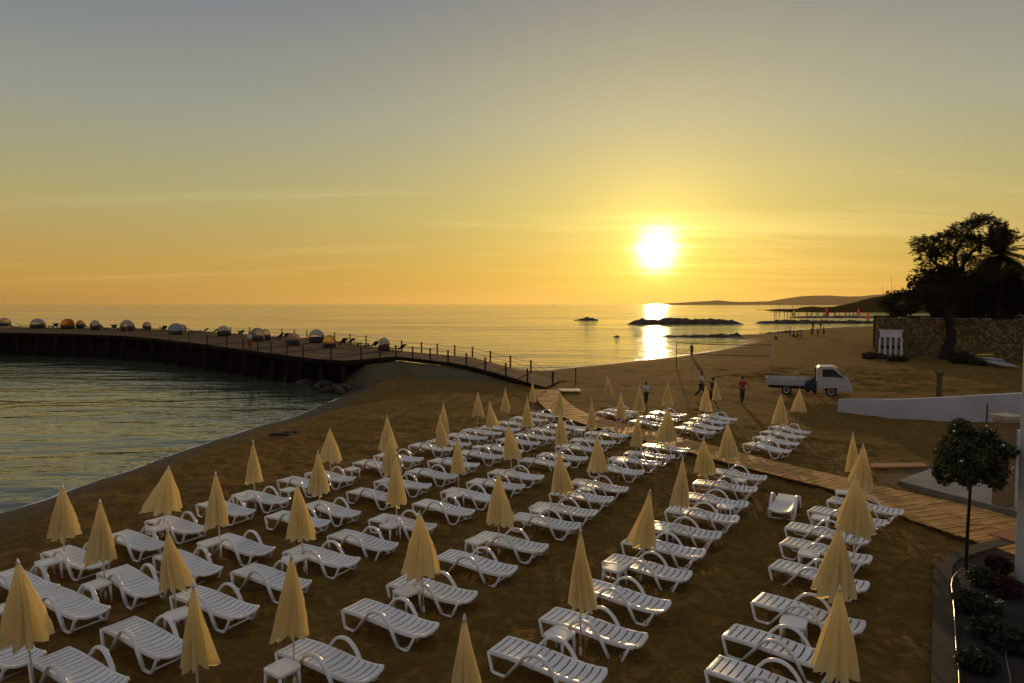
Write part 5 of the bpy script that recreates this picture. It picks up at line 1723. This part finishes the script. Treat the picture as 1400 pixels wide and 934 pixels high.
# ------------------------------------------------------------------ truck
def build_truck():
    f = gp(1135.5, 539.5); r_ = gp(1075, 538.2)
    mid = (f + r_) / 2
    yaw = math.atan2(f.y - r_.y, f.x - r_.x) - R(5)
    root = thing('pickup_truck', 'small white flatbed truck with a low open cargo bed parked on the sand', 'truck', (mid.x, mid.y, min(f.z, r_.z) - .02), yaw)
    wb = 2.68; xf, xr = wb / 2, -wb / 2
    arch = [(xf + .44 * math.cos(a), .33 + .44 * math.sin(a)) for a in np.linspace(.1, math.pi - .1, 10)]
    prof = [(.48, .42), (.50, 1.86), (.60, 1.96), (1.38, 1.99), (1.60, 1.93), (2.12, 1.27), (2.40, 1.12), (2.49, .92), (2.52, .62), (2.46, .40)] + [(x, z) for x, z in arch]
    W = 1.62
    cab = MB().prism(prof, (0, W, 0), (0, -W / 2, 0), bevel=.03).build('cab', M['paint_white'], root)
    def flatpanel(name, poly, y, mat, th=.012, parent=root):
        sgn = 1 if y > 0 else -1
        return MB().prism(poly, (0, sgn * th, 0), (0, y, 0)).build(name, M[mat], parent)
    for s in (-1, 1):
        y = s * W / 2 - s * .003
        dr = flatpanel('door', [(.80, .55), (.80, 1.26), (2.02, 1.24), (2.05, 1.0), (1.82, .86), (1.74, .60)], y, 'paint_white', .02)
        MB().box((.93, y + s * .035, 1.14), (.16, .03, .035), 0, .008).build('handle', M['dark'], dr)
        flatpanel('side_window', [(.82, 1.30), (.80, 1.80), (1.42, 1.82), (1.58, 1.72), (1.98, 1.30)], y, 'glass', .016)
        MB().box((1.95, s * (W / 2 + .14), 1.36), (.05, .20, .24), 0, .02).build('mirror', M['dark'], root)
        MB().box((2.45, s * .58, .86), (.10, .32, .17), 0, .03).build('headlight', M['lamp_glass'], root)
    # windscreen lies on the sloping front
    a, b = Vector((1.65, 0, 1.885)), Vector((2.09, 0, 1.32)); nrm = Vector(((a - b).z, 0, -(a - b).x)).normalized()
    nrm = nrm if nrm.x > 0 else -nrm
    mb = MB(); q = [a + Vector((0, -.66, 0)), a + Vector((0, .66, 0)), b + Vector((0, .74, 0)), b + Vector((0, -.74, 0))]
    lo = [mb.bm.verts.new(v + nrm * .0) for v in q]; hi = [mb.bm.verts.new(v + nrm * .016) for v in q]
    mb.bm.faces.new(lo[::-1]); mb.bm.faces.new(hi)
    for k in range(4): mb.bm.faces.new((lo[k], lo[(k + 1) % 4], hi[(k + 1) % 4], hi[k]))
    mb.build('windscreen', M['glass'], root)
    MB().box((2.52, 0, .50), (.14, 1.6, .24), 0, .04).build('bumper', M['bed_paint'], root)
    MB().box((2.50, 0, .84), (.05, .74, .12), 0, .01).build('grille', M['dark'], root)
    # cargo bed
    MB().box((-1.12, 0, .68), (2.98, 1.66, .08)).build('bed_floor', M['bed_paint'], root)
    for s in (-1, 1):
        sb = MB(); sb.box((-1.12, s * .84, .90), (2.98, .04, .40), 0, .008)
        for zz in (.80, .93, 1.04): sb.box((-1.12, s * .868, zz), (2.94, .02, .035), 0, .005)
        sb.build('side_board', M['bed_paint'], root)
    MB().box((-2.62, 0, .90), (.04, 1.64, .40), 0, .008).build('tailgate', M['bed_paint'], root)
    hb = MB()
    hb.box((.40, -.62, 1.25), (.06, .06, 1.40)).box((.40, .62, 1.25), (.06, .06, 1.40)).box((.40, 0, 1.92), (.06, 1.30, .06)).box((.40, 0, 1.35), (.05, 1.30, .05))
    hb.build('headboard', M['chassis'], root)
    MB().box((.41, -.66, 1.93), (.10, .12, .10), 0, .02).build('work_lamp', M['lamp_glass'], root)
    MB().box((-.2, 0, .50), (4.6, .72, .20), 0, .02).build('chassis', M['chassis'], root)
    for x in (xf, xr):
        for s in (-1, 1):
            wroot = MB()
            c = Vector((x, s * .70, .33))
            prof_t = [(.19, -.09), (.30, -.095), (.325, -.07), (.325, .07), (.30, .095), (.19, .09)]
            me = MB().lathe(prof_t, (0, 0, 0), 24).mesh('tyre', True)
            w = obj('wheel', me, M['rubber'], root); w.location = c; w.rotation_euler = (R(90), 0, 0)
            rim = MB().lathe([(.03, -.085), (.07, -.08), (.16, -.092), (.205, -.102), (.205, .102), (.16, .092), (.07, .08), (.03, .085)], (0, 0, 0), 16)
            for kk in range(6):
                aa = kk * math.pi / 3
                for zz in (-.098, .098): rim.box((.115 * math.cos(aa), .115 * math.sin(aa), zz), (.11, .03, .012), aa)
            obj('rim', rim.mesh('rim'), M['hub'], w)
            MB().box((x - .46, s * .72, .36), (.02, .24, .36)).build('mud_flap', M['rubber'], root)
    wd = Matrix.Rotation(yaw, 4, 'Z') @ Vector((.12, -.95, .62)) + root.location
    o = obj('tarp_bundle', rock_mesh('tarp_bundle', 31, (.20, .14, .46), 'bundle'), None); o.location = wd + Vector((-.12, 0, .1)); o.rotation_euler = (0, .1, yaw)
    tag(o, 'dark navy bundle hanging over the truck side, closer to the tailgate', 'bundle', 'navy bundles on the truck side')
    o = obj('tarp_bundle', rock_mesh('tarp_bundle', 44, (.16, .13, .50), 'bundle'), None); o.location = wd + Vector((.22, 0, .08)); o.rotation_euler = (0, -.1, yaw)
    tag(o, 'dark navy bundle hanging over the truck side, right behind the cab', 'bundle', 'navy bundles on the truck side')


build_truck()


# ------------------------------------------------------------------ jetty, sails, boat
def build_jetty():
    Y = 372.0; zt = at_depth(1100, 424.6, Y).z
    a = at_depth(1058, 425, Y); b = at_depth(1168, 425, Y)
    root = thing('wooden_jetty', 'distant dark jetty on thin stilts with small masts', 'jetty', (a.x, Y, ZS))
    W = b.x - a.x; H = zt - ZS
    MB().box((W / 2, 0, H), (W, 3.0, .22)).build('deck', M['pier_dark'], root)
    g = random.Random(6)
    for i in range(24):
        x = W * i / 23 if i > 8 else W * .36 * (i / 9)
        MB().box((x, g.choice((-1.2, 1.2)), H / 2 - .6), (.26, .26, H + 1.4)).build('stilt', M['pier_dark'], root)
    for px, top in ((1065.5, 413.8), (1083.5, 416.4), (1072, 420.6), (1077, 421), (1087, 421), (1089.5, 420.8)):
        p_ = at_depth(px, top, Y)
        MB().tube([(p_.x - a.x, 0, H), (p_.x - a.x, 0, p_.z - ZS)], .09, 5).build('mast', M['pier_dark'], root)


build_jetty()


def sailboat(label, px, base_py, top_py, wpx, mat):
    p = at(px, base_py, ZS); k = p.y / FPX; h = (base_py - top_py) * k; w = wpx * k
    root = thing('sailboat', label, 'sailboat', p, 0, 'small boats with sails up')
    n = 10; mb = MB(); 
    mb.tube([(-w * .6 + w * 1.2 * i / n, 0, .15) for i in range(n + 1)], [max(.05, .35 * math.sin(math.pi * (i + .4) / (n + .8)) ** .5) for i in range(n + 1)], 8)
    mb.build('hull', M['hull'], root, True)
    MB().tube([(-w * .05, 0, .1), (-w * .05, 0, h)], .05, 6).build('mast', M['post'], root)
    V = []; F = []
    for i in range(9):
        t = i / 8
        for j in range(5):
            s = j / 4
            V.append((-w * .05 + s * w * .62 * (1 - t) ** .8, .18 * w * math.sin(math.pi * s) * (1 - t), .5 + t * (h - .55)))
    for i in range(8):
        for j in range(4): F.append((i * 5 + j, i * 5 + j + 1, (i + 1) * 5 + j + 1, (i + 1) * 5 + j))
    obj('sail', np_mesh('sail', V, F, M[mat]), None, root)
    V = [(-w * .08, 0, .6), (-w * .55, .1, .5), (-w * .07, 0, h * .85)]
    obj('jib', np_mesh('jib', V, [(0, 1, 2)], M[mat]), None, root)


sailboat('sailboat with a red sail in front of the middle of the jetty', 1130, 431.6, 419.5, 5.5, 'sail_red')
sailboat('sailboat with a red sail up against the dark coast hill', 1173.5, 430.4, 421, 5, 'sail_red')
sailboat('sailboat with a taller red sail closest to the stone wall', 1186.5, 435.8, 424.5, 5, 'sail_red')
sailboat('sailboat with a pale yellow sail at the seaward part of the jetty', 1085, 430.8, 422.8, 4, 'sail_yellow')
p = at(758.5, 417.6, ZS)
root = thing('motor_boat', 'tiny dark motor boat alone on the open sea horizon', 'boat', p, .3)
MB().tube([(-4 + 8 * i / 10, 0, .3) for i in range(11)], [max(.2, 1.3 * math.sin(math.pi * (i + .5) / 11) ** .5) for i in range(11)], 8).build('hull', M['dark'], root, True)
MB().box((-.8, 0, 1.9), (2.6, 1.6, 1.5), 0, .2).build('cabin', M['dark'], root)
# evening haze: one closed box of thin even air round the whole place
mh = bpy.data.materials.new('haze'); mh.use_nodes = True; mh.node_tree.nodes.clear()
vo_ = mh.node_tree.nodes.new('ShaderNodeOutputMaterial'); pv = mh.node_tree.nodes.new('ShaderNodeVolumePrincipled')
pv.inputs['Color'].default_value = (.95, .78, .42, 1); pv.inputs['Density'].default_value = HAZE; pv.inputs['Anisotropy'].default_value = .55
mh.node_tree.links.new(pv.outputs[0], vo_.inputs['Volume'])
if HAZE > 0:
    hb_ = MB().box((0, 8000, 78), (36000, 20000, 164)).build('haze', mh)
    tag(hb_, kind='stuff')
print('OBJECTS', len(bpy.data.objects))
